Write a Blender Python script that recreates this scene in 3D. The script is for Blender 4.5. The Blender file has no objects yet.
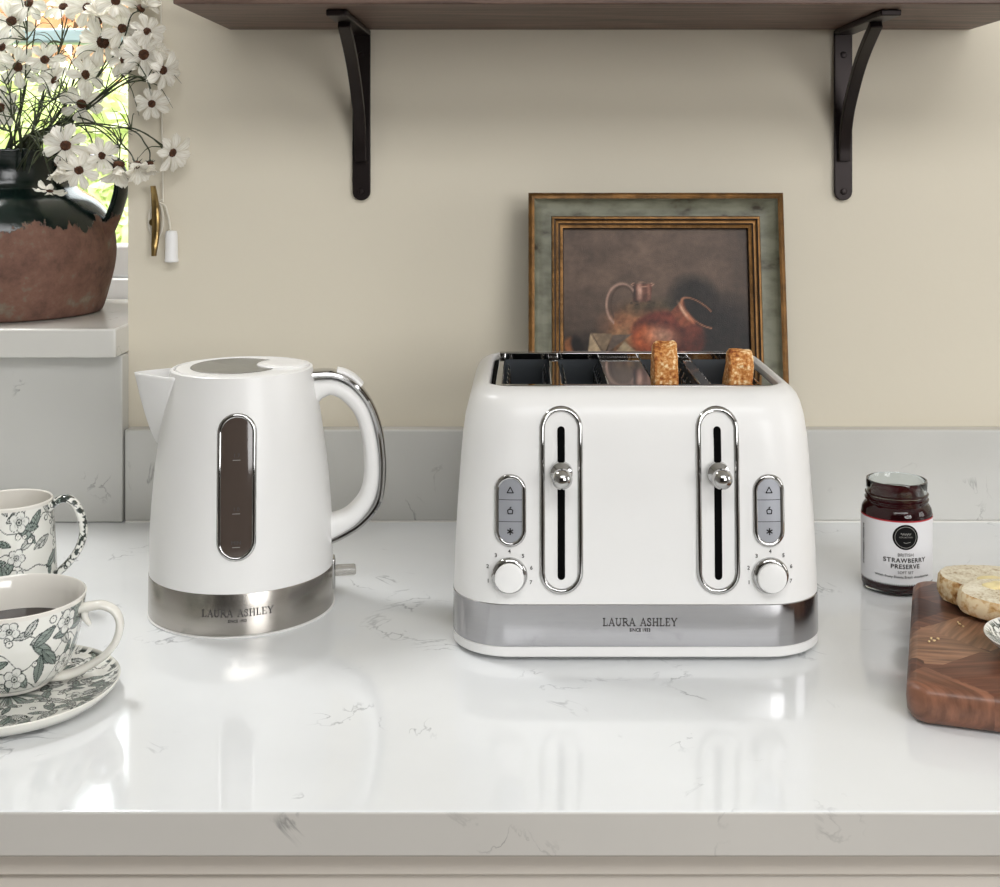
import bpy, bmesh, math, random
import numpy as np
from mathutils import Vector, Matrix, Euler, noise as mnoise
PI = math.pi
SC = bpy.context.scene
COL = SC.collection
F = 1272.0; VX = 527.0; VY = 165.0; H = 0.388      # camera: focal length in px of a 1000 px frame, vanishing point, eye height above worktop

def P(px, py, d):
    return Vector(((px - VX) * d / F, d, H - (py - VY) * d / F))
def Pz(px, py, z):
    d = F * (H - z) / (py - VY)
    return Vector(((px - VX) * d / F, d, z))

# ------------------------------------------------------------------ colour / materials
def lin(c):
    out = []
    for v in c[:3]:
        v = v / 255.0
        out.append(v / 12.92 if v <= 0.04045 else ((v + 0.055) / 1.055) ** 2.4)
    return (*out, 1.0)

def nodes(m):
    return m.node_tree.nodes, m.node_tree.links
def mat(name, col, rough=0.5, metal=0.0, spec=0.5, bump=0.0, bscale=200, coat=0.0, vary=0.0, vscale=8, trans=0.0, ior=1.45, sheen=0.0, coords='Object', stretch=(1, 1, 1)):
    m = bpy.data.materials.new(name); m.use_nodes = True
    N, L = nodes(m); b = N['Principled BSDF']
    c = lin(col)
    b.inputs['Base Color'].default_value = c
    b.inputs['Roughness'].default_value = rough
    b.inputs['Metallic'].default_value = metal
    b.inputs['Specular IOR Level'].default_value = spec
    b.inputs['Coat Weight'].default_value = coat
    b.inputs['Coat Roughness'].default_value = 0.05
    b.inputs['Transmission Weight'].default_value = trans
    b.inputs['IOR'].default_value = ior
    tc = N.new('ShaderNodeTexCoord'); mp = N.new('ShaderNodeMapping')
    mp.inputs['Scale'].default_value = stretch
    L.new(tc.outputs[coords], mp.inputs['Vector'])
    if vary >= 0:
        n = N.new('ShaderNodeTexNoise'); n.inputs['Scale'].default_value = vscale; n.inputs['Detail'].default_value = 5
        L.new(mp.outputs[0], n.inputs['Vector'])
        r = N.new('ShaderNodeMapRange'); v = max(vary, 0.01)
        r.inputs[1].default_value = 0.25; r.inputs[2].default_value = 0.75; r.inputs[3].default_value = 1 - v; r.inputs[4].default_value = 1 + v
        L.new(n.outputs[0], r.inputs[0])
        mx = N.new('ShaderNodeVectorMath'); mx.operation = 'SCALE'; mx.inputs[0].default_value = c[:3]
        L.new(r.outputs[0], mx.inputs['Scale']); L.new(mx.outputs[0], b.inputs['Base Color'])
    if bump > 0:
        n2 = N.new('ShaderNodeTexNoise'); n2.inputs['Scale'].default_value = bscale; n2.inputs['Detail'].default_value = 3
        L.new(mp.outputs[0], n2.inputs['Vector'])
        bp = N.new('ShaderNodeBump'); bp.inputs['Strength'].default_value = bump; bp.inputs['Distance'].default_value = 0.002
        L.new(n2.outputs[0], bp.inputs['Height']); L.new(bp.outputs[0], b.inputs['Normal'])
    return m

def ramp(N, stops):
    r = N.new('ShaderNodeValToRGB'); e = r.color_ramp.elements
    while len(e) > 1: e.remove(e[-1])
    e[0].position = stops[0][0]; e[0].color = lin(stops[0][1])
    for p, c in stops[1:]:
        x = e.new(p); x.color = lin(c)
    return r

def quartz(name, base, vein, rough, dens=0.45, vs=5.0):
    m = bpy.data.materials.new(name); m.use_nodes = True
    N, L = nodes(m); b = N['Principled BSDF']; b.inputs['Roughness'].default_value = rough
    tc = N.new('ShaderNodeTexCoord')
    def noise(scale, detail=6, dist=0.0, off=(0, 0, 0)):
        mp = N.new('ShaderNodeMapping'); mp.inputs['Location'].default_value = off
        L.new(tc.outputs['Object'], mp.inputs[0])
        n = N.new('ShaderNodeTexNoise'); n.inputs['Scale'].default_value = scale; n.inputs['Detail'].default_value = detail
        n.inputs['Distortion'].default_value = dist; L.new(mp.outputs[0], n.inputs[0]); return n
    a = noise(vs, 7, 1.2, (3.1, .7, 2.2))
    s = N.new('ShaderNodeMath'); s.operation = 'SUBTRACT'; s.inputs[1].default_value = 0.5; L.new(a.outputs[0], s.inputs[0])
    ab = N.new('ShaderNodeMath'); ab.operation = 'ABSOLUTE'; L.new(s.outputs[0], ab.inputs[0])
    mr = N.new('ShaderNodeMapRange'); mr.inputs[1].default_value = 0.0; mr.inputs[2].default_value = 0.016; mr.inputs[3].default_value = 1; mr.inputs[4].default_value = 0
    L.new(ab.outputs[0], mr.inputs[0])
    k = noise(13, 3, 0, (9, 4, 1.3))
    mk = N.new('ShaderNodeMapRange'); mk.inputs[1].default_value = 0.585; mk.inputs[2].default_value = 0.68; mk.inputs[3].default_value = 0; mk.inputs[4].default_value = dens
    L.new(k.outputs[0], mk.inputs[0])
    mu = N.new('ShaderNodeMath'); mu.operation = 'MULTIPLY'; L.new(mr.outputs[0], mu.inputs[0]); L.new(mk.outputs[0], mu.inputs[1])
    cl = noise(4, 5, 0, (1, 2, 3))
    r = ramp(N, [(0.3, [c * 0.955 for c in base]), (0.65, base)]); L.new(cl.outputs[0], r.inputs[0])
    mx = N.new('ShaderNodeMix'); mx.data_type = 'RGBA'; mx.inputs[7].default_value = lin(vein)
    L.new(mu.outputs[0], mx.inputs[0]); L.new(r.outputs[0], mx.inputs[6]); L.new(mx.outputs[2], b.inputs['Base Color'])
    return m

def wood(name, stops, scale=(1, 14, 14), rough=0.5, dist=3.0, nscale=3.0, bump=0.15):
    m = bpy.data.materials.new(name); m.use_nodes = True
    N, L = nodes(m); b = N['Principled BSDF']; b.inputs['Roughness'].default_value = rough
    tc = N.new('ShaderNodeTexCoord'); mp = N.new('ShaderNodeMapping'); mp.inputs['Scale'].default_value = scale
    L.new(tc.outputs['Object'], mp.inputs[0])
    n = N.new('ShaderNodeTexNoise'); n.inputs['Scale'].default_value = nscale; n.inputs['Detail'].default_value = 8; n.inputs['Distortion'].default_value = dist
    L.new(mp.outputs[0], n.inputs[0]); r = ramp(N, stops); L.new(n.outputs[0], r.inputs[0]); L.new(r.outputs[0], b.inputs['Base Color'])
    bp = N.new('ShaderNodeBump'); bp.inputs['Strength'].default_value = bump; bp.inputs['Distance'].default_value = 0.001
    L.new(n.outputs[0], bp.inputs['Height']); L.new(bp.outputs[0], b.inputs['Normal'])
    return m

def vcol(name, rough=0.3, coat=0.0, bump=0.0, bscale=300, spec=0.5, trans=0.0):
    m = bpy.data.materials.new(name); m.use_nodes = True
    N, L = nodes(m); b = N['Principled BSDF']; b.inputs['Roughness'].default_value = rough; b.inputs['Coat Weight'].default_value = coat
    b.inputs['Specular IOR Level'].default_value = spec
    a = N.new('ShaderNodeAttribute'); a.attribute_name = 'Col'; L.new(a.outputs['Color'], b.inputs['Base Color'])
    if bump:
        n2 = N.new('ShaderNodeTexNoise'); n2.inputs['Scale'].default_value = bscale
        tc = N.new('ShaderNodeTexCoord'); L.new(tc.outputs['Object'], n2.inputs[0])
        bp = N.new('ShaderNodeBump'); bp.inputs['Strength'].default_value = bump; bp.inputs['Distance'].default_value = 0.001
        L.new(n2.outputs[0], bp.inputs['Height']); L.new(bp.outputs[0], b.inputs['Normal'])
    return m

# ------------------------------------------------------------------ object helpers
def tag(o, label=None, cat=None, group=None, kind=None):
    if label: o['label'] = label
    if cat: o['category'] = cat
    if group: o['group'] = group
    if kind: o['kind'] = kind
    return o
def empty(name, label, cat, loc=(0, 0, 0), rz=0, group=None):
    o = bpy.data.objects.new(name, None); COL.objects.link(o); o.location = loc; o.rotation_euler = (0, 0, rz)
    o.empty_display_size = 0.02
    return tag(o, label, cat, group)
def link(name, me, mats, parent=None, smooth=True, loc=None, rot=None):
    o = bpy.data.objects.new(name, me); COL.objects.link(o)
    for m in (mats if isinstance(mats, (list, tuple)) else [mats]):
        if m.name not in [x.name for x in me.materials]: me.materials.append(m)
    if parent: o.parent = parent
    if loc is not None: o.location = loc
    if rot is not None: o.rotation_euler = rot
    if smooth and len(me.polygons):
        me.polygons.foreach_set('use_smooth', [True] * len(me.polygons))
        me.set_sharp_from_angle(angle=math.radians(38))
    return o
def pydata(v, f, name='m'):
    me = bpy.data.meshes.new(name); me.from_pydata([tuple(x) for x in v], [], f); me.update(); return me
def recalc(me):
    bm = bmesh.new(); bm.from_mesh(me); bmesh.ops.recalc_face_normals(bm, faces=bm.faces); bm.to_mesh(me); bm.free(); return me

class MB:
    """collects primitive shapes into one mesh"""
    def __init__(s): s.v = []; s.f = []; s.mi = []
    def add(s, v, f, mi=0):
        o = len(s.v); s.v += [tuple(x) for x in v]; s.f += [tuple(i + o for i in q) for q in f]; s.mi += [mi] * len(f)
    def box(s, x0, x1, y0, y1, z0, z1, mi=0):
        v = [(x0, y0, z0), (x1, y0, z0), (x1, y1, z0), (x0, y1, z0), (x0, y0, z1), (x1, y0, z1), (x1, y1, z1), (x0, y1, z1)]
        s.add(v, [(0, 3, 2, 1), (4, 5, 6, 7), (0, 1, 5, 4), (1, 2, 6, 5), (2, 3, 7, 6), (3, 0, 4, 7)], mi)
    def tube(s, pts, rad, n=8, mi=0, cap=True):
        v, f = tube(pts, rad, n, cap); s.add(v, f, mi)
    def lathe(s, prof, n=48, mi=0, T=None):
        v, f = lathe(prof, n)
        if T is not None: v = [T @ Vector(x) for x in v]
        s.add(v, f, mi)
    def mesh(s):
        me = pydata(s.v, s.f)
        return me
    def build(s, name, mats, parent=None, smooth=True, bevel=0, seg=2, **k):
        me = s.mesh(); recalc(me); o = link(name, me, mats, parent, smooth, **k)
        me.polygons.foreach_set('material_index', s.mi)
        if bevel:
            b = o.modifiers.new('b', 'BEVEL'); b.width = bevel; b.segments = seg; b.limit_method = 'ANGLE'; b.angle_limit = math.radians(40)
            b.harden_normals = False
        return o

def catmull(pts, k=8):
    pts = [Vector(p) for p in pts]
    if len(pts) < 3: return pts
    out = []
    q = [pts[0] * 2 - pts[1]] + pts + [pts[-1] * 2 - pts[-2]]
    for i in range(1, len(q) - 2):
        p0, p1, p2, p3 = q[i - 1], q[i], q[i + 1], q[i + 2]
        for j in range(k):
            t = j / k
            out.append(0.5 * ((2 * p1) + (p2 - p0) * t + (2 * p0 - 5 * p1 + 4 * p2 - p3) * t * t + (3 * p1 - p0 - 3 * p2 + p3) * t ** 3))
    out.append(pts[-1]); return out
def frames(pts):
    T = []
    for i in range(len(pts)):
        a = pts[max(i - 1, 0)]; b = pts[min(i + 1, len(pts) - 1)]
        T.append((b - a).normalized())
    n = T[0].orthogonal().normalized(); Fr = []
    for t in T:
        n = (n - t * n.dot(t)).normalized(); Fr.append((t, n, t.cross(n)))
    return Fr
def tube(pts, rad, n=8, cap=True):
    pts = [Vector(p) for p in pts]; Fr = frames(pts); v = []; f = []
    for i, p in enumerate(pts):
        r = rad(i / (len(pts) - 1)) if callable(rad) else (rad[i] if isinstance(rad, (list, tuple)) else rad)
        t, a, b = Fr[i]
        for j in range(n):
            an = 2 * PI * j / n; v.append(p + a * (r * math.cos(an)) + b * (r * math.sin(an)))
    for i in range(len(pts) - 1):
        for j in range(n):
            f.append((i * n + j, i * n + (j + 1) % n, (i + 1) * n + (j + 1) % n, (i + 1) * n + j))
    if cap: f.append(tuple(range(n))[::-1]); f.append(tuple(range(len(v) - n, len(v))))
    return v, f
def lathe(prof, n=48):
    v = []; f = []; idx = []
    for r, z in prof:
        if r < 1e-7: idx.append([len(v)]); v.append((0, 0, z))
        else:
            idx.append(list(range(len(v), len(v) + n)))
            for j in range(n): a = 2 * PI * j / n; v.append((r * math.cos(a), r * math.sin(a), z))
    for a, b in zip(idx, idx[1:]):
        for j in range(n):
            k = (j + 1) % n
            if len(a) == 1 and len(b) == 1: continue
            if len(a) == 1: f.append((a[0], b[j], b[k]))
            elif len(b) == 1: f.append((a[j], a[k], b[0]))
            else: f.append((a[j], a[k], b[k], b[j]))
    return v, f
def grid(fn, nu, nv, cu=False):
    v = [fn(i / nu, j / nv) for j in range(nv + 1) for i in range(nu if cu else nu + 1)]
    w = nu if cu else nu + 1; f = []
    for j in range(nv):
        for i in range(nu):
            f.append((j * w + i, j * w + (i + 1) % w, (j + 1) * w + (i + 1) % w, (j + 1) * w + i))
    return v, f
def setcol(me, cols):
    a = me.color_attributes.new('Col', 'FLOAT_COLOR', 'POINT')
    c = np.ones((len(me.vertices), 4)); c[:, :3] = cols
    a.data.foreach_set('color', c.ravel())
def text_vf(s, size, align='CENTER', bold=0.0, sp=1.0):
    cu = bpy.data.curves.new('t', 'FONT'); cu.body = s; cu.size = size; cu.align_x = align; cu.align_y = 'CENTER'; cu.offset = bold; cu.resolution_u = 3; cu.space_character = sp
    o = bpy.data.objects.new('t', cu); COL.objects.link(o)
    dg = bpy.context.evaluated_depsgraph_get(); me = o.evaluated_get(dg).to_mesh()
    v = [tuple(x.co) for x in me.vertices]; f = [tuple(p.vertices) for p in me.polygons]
    o.evaluated_get(dg).to_mesh_clear(); bpy.data.objects.remove(o); bpy.data.curves.remove(cu)
    return v, f
# a serif stroke alphabet: letter -> (advance, strokes); stroke = (points, width)
T_, t_ = 0.15, 0.07
SERIF = {
 'L': (.72, [([(.18, 0), (.18, 1)], T_), ([(.03, .02), (.62, .02)], t_), ([(.03, .98), (.33, .98)], t_), ([(.62, 0), (.62, .25)], t_)]),
 'A': (.86, [([(.1, 0), (.42, 1)], t_), ([(.42, 1), (.74, 0)], T_), ([(.22, .35), (.62, .35)], t_), ([(0, .02), (.24, .02)], t_), ([(.58, .02), (.86, .02)], t_)]),
 'U': (.88, [([(.16, 1), (.16, .35), (.22, .12), (.42, .03), (.62, .12), (.68, .35)], T_ * .8), ([(.68, .35), (.68, 1)], t_), ([(.02, .98), (.32, .98)], t_), ([(.56, .98), (.82, .98)], t_)]),
 'R': (.84, [([(.17, 0), (.17, 1)], T_), ([(.03, .02), (.33, .02)], t_), ([(.03, .98), (.45, .98), (.6, .9), (.64, .75), (.58, .58), (.44, .5), (.17, .5)], t_ * 1.3), ([(.42, .5), (.78, 0)], T_), ([(.7, .02), (.86, .02)], t_)]),
 'S': (.66, [([(.52, .72), (.5, .92), (.3, .99), (.13, .9), (.1, .72), (.3, .54), (.5, .4), (.54, .2), (.42, .04), (.22, .01), (.08, .1), (.06, .28)], t_ * 1.6)]),
 'H': (.9, [([(.17, 0), (.17, 1)], T_), ([(.69, 0), (.69, 1)], T_), ([(.17, .5), (.69, .5)], t_)] + [([(a, b), (a + .28, b)], t_) for a in (.03, .55) for b in (.02, .98)]),
 'E': (.74, [([(.17, 0), (.17, 1)], T_), ([(.03, .02), (.62, .02), (.62, .22)], t_), ([(.03, .98), (.6, .98), (.6, .8)], t_), ([(.17, .51), (.48, .51)], t_)]),
 'Y': (.82, [([(.08, 1), (.4, .45)], T_), ([(.72, 1), (.4, .45)], t_), ([(.4, .48), (.4, 0)], T_), ([(-.02, .98), (.22, .98)], t_), ([(.6, .98), (.82, .98)], t_), ([(.26, .02), (.54, .02)], t_)]),
 ' ': (.5, []),
}
def strokes_vf(strokes, w=None):
    v = []; f = []
    for pts, wd in strokes:
        wd = w or wd
        for (a, b) in zip(pts, pts[1:]):
            a = Vector((*a, 0)); b = Vector((*b, 0)); d = (b - a).normalized(); n = Vector((-d.y, d.x, 0)) * wd / 2; a = a - d * wd * .25; b = b + d * wd * .25
            o = len(v); v += [a - n, b - n, b + n, a + n]; f.append((o, o + 1, o + 2, o + 3))
    return [tuple(x) for x in v], f
def serif_vf(s, size, track=.16):
    x = 0; st = []
    for ch in s:
        adv, k = SERIF[ch]
        st += [([(px + x, py) for px, py in p], w) for p, w in k]; x += adv + track
    tw = x - track
    return strokes_vf([([((px - tw / 2) * size, (py - .5) * size) for px, py in p], w * size) for p, w in st])
def subdiv_long(v, f):
    return v, f

# ------------------------------------------------------------------ materials
M_wall = mat('wall_paint', (217, 209, 191), 0.75, bump=.12, bscale=60, vary=.015, vscale=3)
M_room = mat('neutral_wall_paint', (168, 166, 162), .8)
M_ceil = mat('ceiling_paint', (226, 225, 222), 0.9)
M_floor = wood('floor_wood', [(.3, (120, 108, 96)), (.7, (150, 138, 124))], (1, 8, 8), .4)
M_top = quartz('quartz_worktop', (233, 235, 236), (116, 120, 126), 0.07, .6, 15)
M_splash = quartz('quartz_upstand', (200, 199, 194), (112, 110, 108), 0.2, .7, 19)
M_sill = quartz('quartz_sill', (216, 214, 208), (120, 118, 116), 0.15, .6, 15)
M_cab = mat('cabinet_paint', (214, 207, 197), 0.45)
M_upvc = mat('window_frame_white', (244, 245, 246), 0.3)
M_bar = mat('transom_pale_blue', (196, 222, 226), 0.3)
M_shelf = wood('walnut_shelf', [(.3, (58, 42, 36)), (.5, (92, 70, 60)), (.7, (118, 94, 82))], (2, 30, 30), .5, 1.5, 3)
M_iron = mat('bronzed_iron', (38, 31, 30), 0.38, .6, bump=.05)
M_white = mat('matt_white_enamel', (231, 230, 228), 0.34, coat=.05)
M_white2 = mat('white_plastic', (232, 231, 229), 0.28)
M_chrome = mat('chrome', (188, 187, 186), 0.06, 1.0)
M_steel = mat('brushed_steel', (180, 175, 168), 0.24, 1.0, vary=.04, vscale=20, stretch=(1, 1, 60))
M_band = mat('satin_steel_band', (182, 181, 183), 0.17, 1.0, vary=.03, vscale=14, stretch=(1, 1, 60))
M_dark = mat('black_gap', (4, 4, 4), 0.9, spec=.1)
M_liner = mat('dark_slot_metal', (84, 88, 92), 0.35, .7)
M_wire = mat('guide_wire', (185, 185, 185), 0.15, 1.0)
M_button = mat('silver_button', (168, 170, 176), 0.35, .35)
M_ink = mat('print_ink', (34, 32, 32), 0.7, spec=.2)
M_inkgrey = mat('engraved_ink', (66, 63, 62), 0.5)
M_smoke = mat('smoked_window', (76, 66, 60), 0.10, coat=.6)
M_lidgrey = mat('lid_grey_well', (128, 126, 118), 0.4, coat=.0)
M_clear = mat('clear_plastic', (215, 213, 208), 0.08, trans=.7)
M_seam = mat('seam_grey', (150, 148, 144), .5)

# ================================================================== SETTING
def struct(name, mb, m, bevel=0):
    o = mb.build(name, m, None, True, bevel); tag(o, kind='structure'); return o
XL, XR, YF, YB, ZF, ZC = -2.1, 2.5, -2.6, 1.403, -0.90, 1.55
WX0, WX1, WZ0, WZ1 = -1.36, -0.44, 0.182, 1.22
b = MB(); b.box(XL, WX0, YB, 1.72, ZF, ZC); b.box(WX1, XR, YB, 1.72, ZF, ZC); b.box(WX0, WX1, YB, 1.72, ZF, WZ0 - .0005); b.box(WX0, WX1, YB, 1.72, WZ1, ZC)
struct('wall_back', b, M_wall)
b = MB(); b.box(XL - .1, XR + .1, YF - .1, 1.72, ZF - .1, ZF); struct('floor', b, M_floor)
b = MB(); b.box(XL - .1, XR + .1, YF - .1, 1.72, ZC, ZC + .1); struct('ceiling', b, M_ceil)
b = MB(); b.box(XL - .1, XL, YF, 1.72, ZF, ZC); struct('wall_left', b, M_room)
b = MB(); b.box(XR, XR + .1, YF, 1.72, ZF, ZC); struct('wall_right', b, M_room)
b = MB(); b.box(XL - .1, XR + .1, YF - .1, YF, ZF, ZC); struct('wall_front', b, mat('dark_wall_paint', (84, 80, 78), .8))

# window in the deep recess on the left
b = MB(); y0 = 1.668
b.box(WX0, WX1, y0 + .0, 1.72, .183, .2395)            # lower frame
b.box(WX0, WX0 + .05, y0, 1.72, .236, WZ1); b.box(WX1 - .05, WX1, y0, 1.72, .236, WZ1); b.box(WX0, WX1, y0, 1.72, WZ1 - .05, WZ1)
wf = b.build('window_1', M_upvc, bevel=.003); tag(wf, kind='structure')
b = MB(); b.box(WX0 + .045, WX1 - .045, y0 + .006, 1.715, .240, .283); b.build('sash_rail', M_upvc, wf, bevel=.004)
b = MB(); b.box(WX0 + .045, WX1 - .045, y0 + .003, 1.71, .549, .568); b.build('transom_bar', M_bar, wf, bevel=.003)
g = bpy.data.materials.new('window_glass'); g.use_nodes = True; N, L = nodes(g); N.remove(N['Principled BSDF'])
tr = N.new('ShaderNodeBsdfTransparent'); tr.inputs[0].default_value = (.96, .98, .97, 1); gl = N.new('ShaderNodeBsdfGlossy'); gl.inputs['Roughness'].default_value = .02
fr = N.new('ShaderNodeFresnel'); fr.inputs[0].default_value = 1.45; mx = N.new('ShaderNodeMixShader')
L.new(fr.outputs[0], mx.inputs[0]); L.new(tr.outputs[0], mx.inputs[1]); L.new(gl.outputs[0], mx.inputs[2]); L.new(mx.outputs[0], N['Material Output'].inputs[0])
b = MB(); b.box(WX0 + .05, WX1 - .05, 1.694, 1.698, .26, WZ1 - .05); b.build('glass_pane', g, wf, smooth=False)

# sill slab, panel below, upstand
b = MB(); b.box(WX0 - .0, WX1 + .0005, 1.358, 1.6615, .182, .213)
o = b.build('window_sill', M_sill, bevel=.002); tag(o, 'thick pale quartz window sill slab under the terracotta jug', 'window sill')
b = MB(); b.box(XL + .002, WX1 + .001, 1.379, 1.4025, .0005, .1815)
o = b.build('splashback', M_splash, bevel=.0015); tag(o, 'tall quartz panel on the wall beneath the window sill', 'panel')
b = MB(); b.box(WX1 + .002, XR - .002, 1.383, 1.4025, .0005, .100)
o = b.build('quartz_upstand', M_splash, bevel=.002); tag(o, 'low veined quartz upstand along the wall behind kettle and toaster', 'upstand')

b = MB(); b.box(WX1 + .004, XR - .004, 1.3812, 1.3828, 0, .0016); o = b.build('trim_1', mat('white_sealant', (232, 230, 224), .4)); tag(o, kind='structure')
# worktop and cabinet
b = MB(); b.box(XL + .002, XR - .002, .763, 1.4025, -.0275, 0)
M_edge_shade = quartz('quartz_worktop_edge_shaded', (204, 201, 195), (112, 112, 112), 0.25, .6, 16)  # darker copy of the worktop quartz: front face shade put into the colour
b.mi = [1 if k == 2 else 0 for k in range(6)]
o = b.build('worktop', [M_top, M_edge_shade], bevel=.0016); tag(o, 'glossy white quartz kitchen worktop with faint grey veins', 'worktop')
cab = empty('base_cabinet', 'cream painted base cabinet under the white worktop, top strip showing', 'cabinet', (0, 1.1, ZF))
def cb(name, x0, x1, y0, y1, z0, z1, bev=.002):
    q = MB(); q.box(x0, x1, y0 - 1.1, y1 - 1.1, z0 - ZF, z1 - ZF); return q.build(name, M_cab, cab, bevel=bev)
cb('carcass', XL + .01, XR - .01, .802, 1.39, ZF + .12, -.0285)
cb('plinth', XL + .01, XR - .01, .86, 1.38, ZF + .0, ZF + .12)
cb('top_rail', XL + .01, XR - .01, .776, .80, -.0455, -.0285, .001)
for x in (-1.5, -.75, 0, .75, 1.5):
    dr = cb('drawer_front', x - .373, x + .373, .780, .80, -.28, -.0475, .002)
    cb('door', x - .373, x + .373, .780, .80, ZF + .13, -.284, .002)

# ================================================================== SHELF + BRACKETS
b = MB(); b.box(-.328, .489, 1.178, 1.4015, .537, .571)
o = b.build('wall_shelf', M_shelf, bevel=.0015); tag(o, 'dark walnut wall shelf running across the top of the scene', 'shelf')
def bracket(X, label):
    e = empty('shelf_bracket', label, 'bracket', (X, 1.4015, .349), 0, 'dark metal shelf brackets')
    ox, oy, oz = X, 1.4015, .349
    # wall plate with rounded foot
    n = 10; out = []
    w = .0098
    for i in range(n + 1):
        a = PI + PI * i / n; out.append((w * math.cos(a), w + w * math.sin(a)))
    out += [(w, .1868), (-w, .1868)]
    v = [(x, 0, z) for x, z in out] + [(x, -.005, z) for x, z in out]; k = len(out)
    f = [tuple(range(k)), tuple(range(2 * k - 1, k - 1, -1))] + [(i, (i + 1) % k, (i + 1) % k + k, i + k) for i in range(k)]
    q = MB(); q.add(v, f); q.build('wall_plate', M_iron, e, bevel=.0008)
    q = MB(); q.box(-w, w, -.188, -.0055, .1815, .1875); q.build('shelf_plate', M_iron, e, bevel=.0012)
    path = catmull([(0, 1.3935, .392), (0, 1.391, .413), (0, 1.380, .440), (0, 1.362, .462), (0, 1.335, .487), (0, 1.306, .507), (0, 1.265, .5285)], 6)
    v = []; f = []; th = .0042; hw = .0062
    for i, p in enumerate(path):
        a = path[max(i - 1, 0)]; c = path[min(i + 1, len(path) - 1)]; t = (c - a).normalized(); nn = Vector((0, t.z, -t.y))
        for sx, sn in ((-1, -1), (1, -1), (1, 1), (-1, 1)):
            r = p + Vector((hw * sx, 0, 0)) + nn * th * sn; v.append((r.x, r.y - oy, r.z - oz))
    for i in range(len(path) - 1):
        for j in range(4): f.append((i * 4 + j, i * 4 + (j + 1) % 4, i * 4 + 4 + (j + 1) % 4, i * 4 + 4 + j))
    f += [(0, 3, 2, 1), tuple(len(v) - 4 + i for i in range(4))]
    q = MB(); q.add(v, f); q.build('curved_brace', M_iron, e, bevel=.001)
    for z in (.0098, .160):
        q = MB(); q.lathe([(0, .0018), (.0028, .0014), (.0036, 0), (0, 0)], 16, T=Matrix.Translation((0, -.005, z)) @ Matrix.Rotation(PI / 2, 4, 'X'))
        q.build('screw', M_iron, e)
    return e
bracket(-.182, 'dark metal shelf bracket on the left, above the kettle handle')
bracket(.3475, 'dark metal shelf bracket on the right, above the jam jar')

# ================================================================== TOASTER
TX, TY = .0881, 1.1245
to = empty('toaster', 'matt white four-slice toaster with chrome levers and steel band, holding two toasts', 'toaster', (TX, TY, 0))
RINGS = [  # z, half width, half depth, corner radius
 (.0454, .1478, .1325, .047), (.08, .1466, .1316, .047), (.11, .1449, .1302, .046), (.15, .1422, .1275, .046), (.17, .1405, .1258, .045),
 (.185, .1385, .1235, .045), (.195, .1360, .1203, .044), (.201, .1335, .1165, .042), (.205, .1302, .1115, .040), (.2075, .1268, .1060, .036),
 (.2088, .1240, .0995, .030), (.2088, .1212, .0940, .024), (.2078, .1196, .0908, .019), (.2040, .1187, .0890, .017), (.185, .1185, .0888, .017)]
def rrect(z, hw, hd, r, nc=14, ns=6):
    out = []
    for cx, cy, a0 in ((hw - r, -hd + r, -PI / 2), (hw - r, hd - r, 0), (-hw + r, hd - r, PI / 2), (-hw + r, -hd + r, PI)):
        for i in range(nc + 1):
            a = a0 + PI / 2 * i / nc; out.append(Vector((cx + r * math.cos(a), cy + r * math.sin(a), z)))
        nx = out[-1]
    res = []
    k = nc + 1
    for c in range(4):
        seg = out[c * k:(c + 1) * k]; res += seg; nxt = out[((c + 1) * k) % len(out)]
        for i in range(1, ns): res.append(seg[-1].lerp(nxt, i / ns))
    return res
def loft(rings, caps=(False, False)):
    v = []; f = []; n = len(rings[0])
    for r in rings: v += r
    for i in range(len(rings) - 1):
        for j in range(n): f.append((i * n + j, i * n + (j + 1) % n, (i + 1) * n + (j + 1) % n, (i + 1) * n + j))
    if caps[0]: f.append(tuple(range(n))[::-1])
    if caps[1]: f.append(tuple(range(len(v) - n, len(v))))
    return v, f
dense = []
zs = [r[0] for r in RINGS[:10]]
v, f = loft([rrect(*r) for r in RINGS]); b = MB(); b.add(v, f)
body = link('body', b.mesh(), M_white, to); recalc(body.data)
body.data.polygons.foreach_set('use_smooth', [True] * len(body.data.polygons))
v, f = loft([rrect(.0125, .1481, .1328, .047), rrect(.0130, .1484, .1331, .047), rrect(.0448, .1481, .1328, .047), rrect(.0454, .1476, .1323, .047)], (True, True)); b = MB(); b.add(v, f)
b.build('steel_band', M_band, to)
v, f = loft([rrect(.0036, .139, .1235, .045), rrect(.0040, .1470, .1318, .047), rrect(.005, .1480, .1328, .047), rrect(.0120, .1484, .1331, .047), rrect(.0124, .1478, .1325, .047)], (True, True)); b = MB(); b.add(v, f)
b.build('base', M_white, to)
for sx in (-1, 1):
    for sy in (-1, 1):
        b = MB(); b.lathe([(0, 0), (.009, 0), (.009, .004), (0, .004)], 16, T=Matrix.Translation((sx * .115, sy * .1, 0))); b.build('rubber_foot', M_dark, to)
def tfront(x, z):      # y of toaster front surface (local)
    z = min(max(z, RINGS[0][0]), .2074)
    for a, c in zip(RINGS[:10], RINGS[1:10]):
        if a[0] <= z <= c[0]:
            t = (z - a[0]) / (c[0] - a[0]); hw, hd, r = [a[i] * (1 - t) + c[i] * t for i in (1, 2, 3)]; break
    e = abs(x) - (hw - r)
    return -hd if e <= 0 else -hd + r - math.sqrt(max(r * r - e * e, 0))
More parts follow.
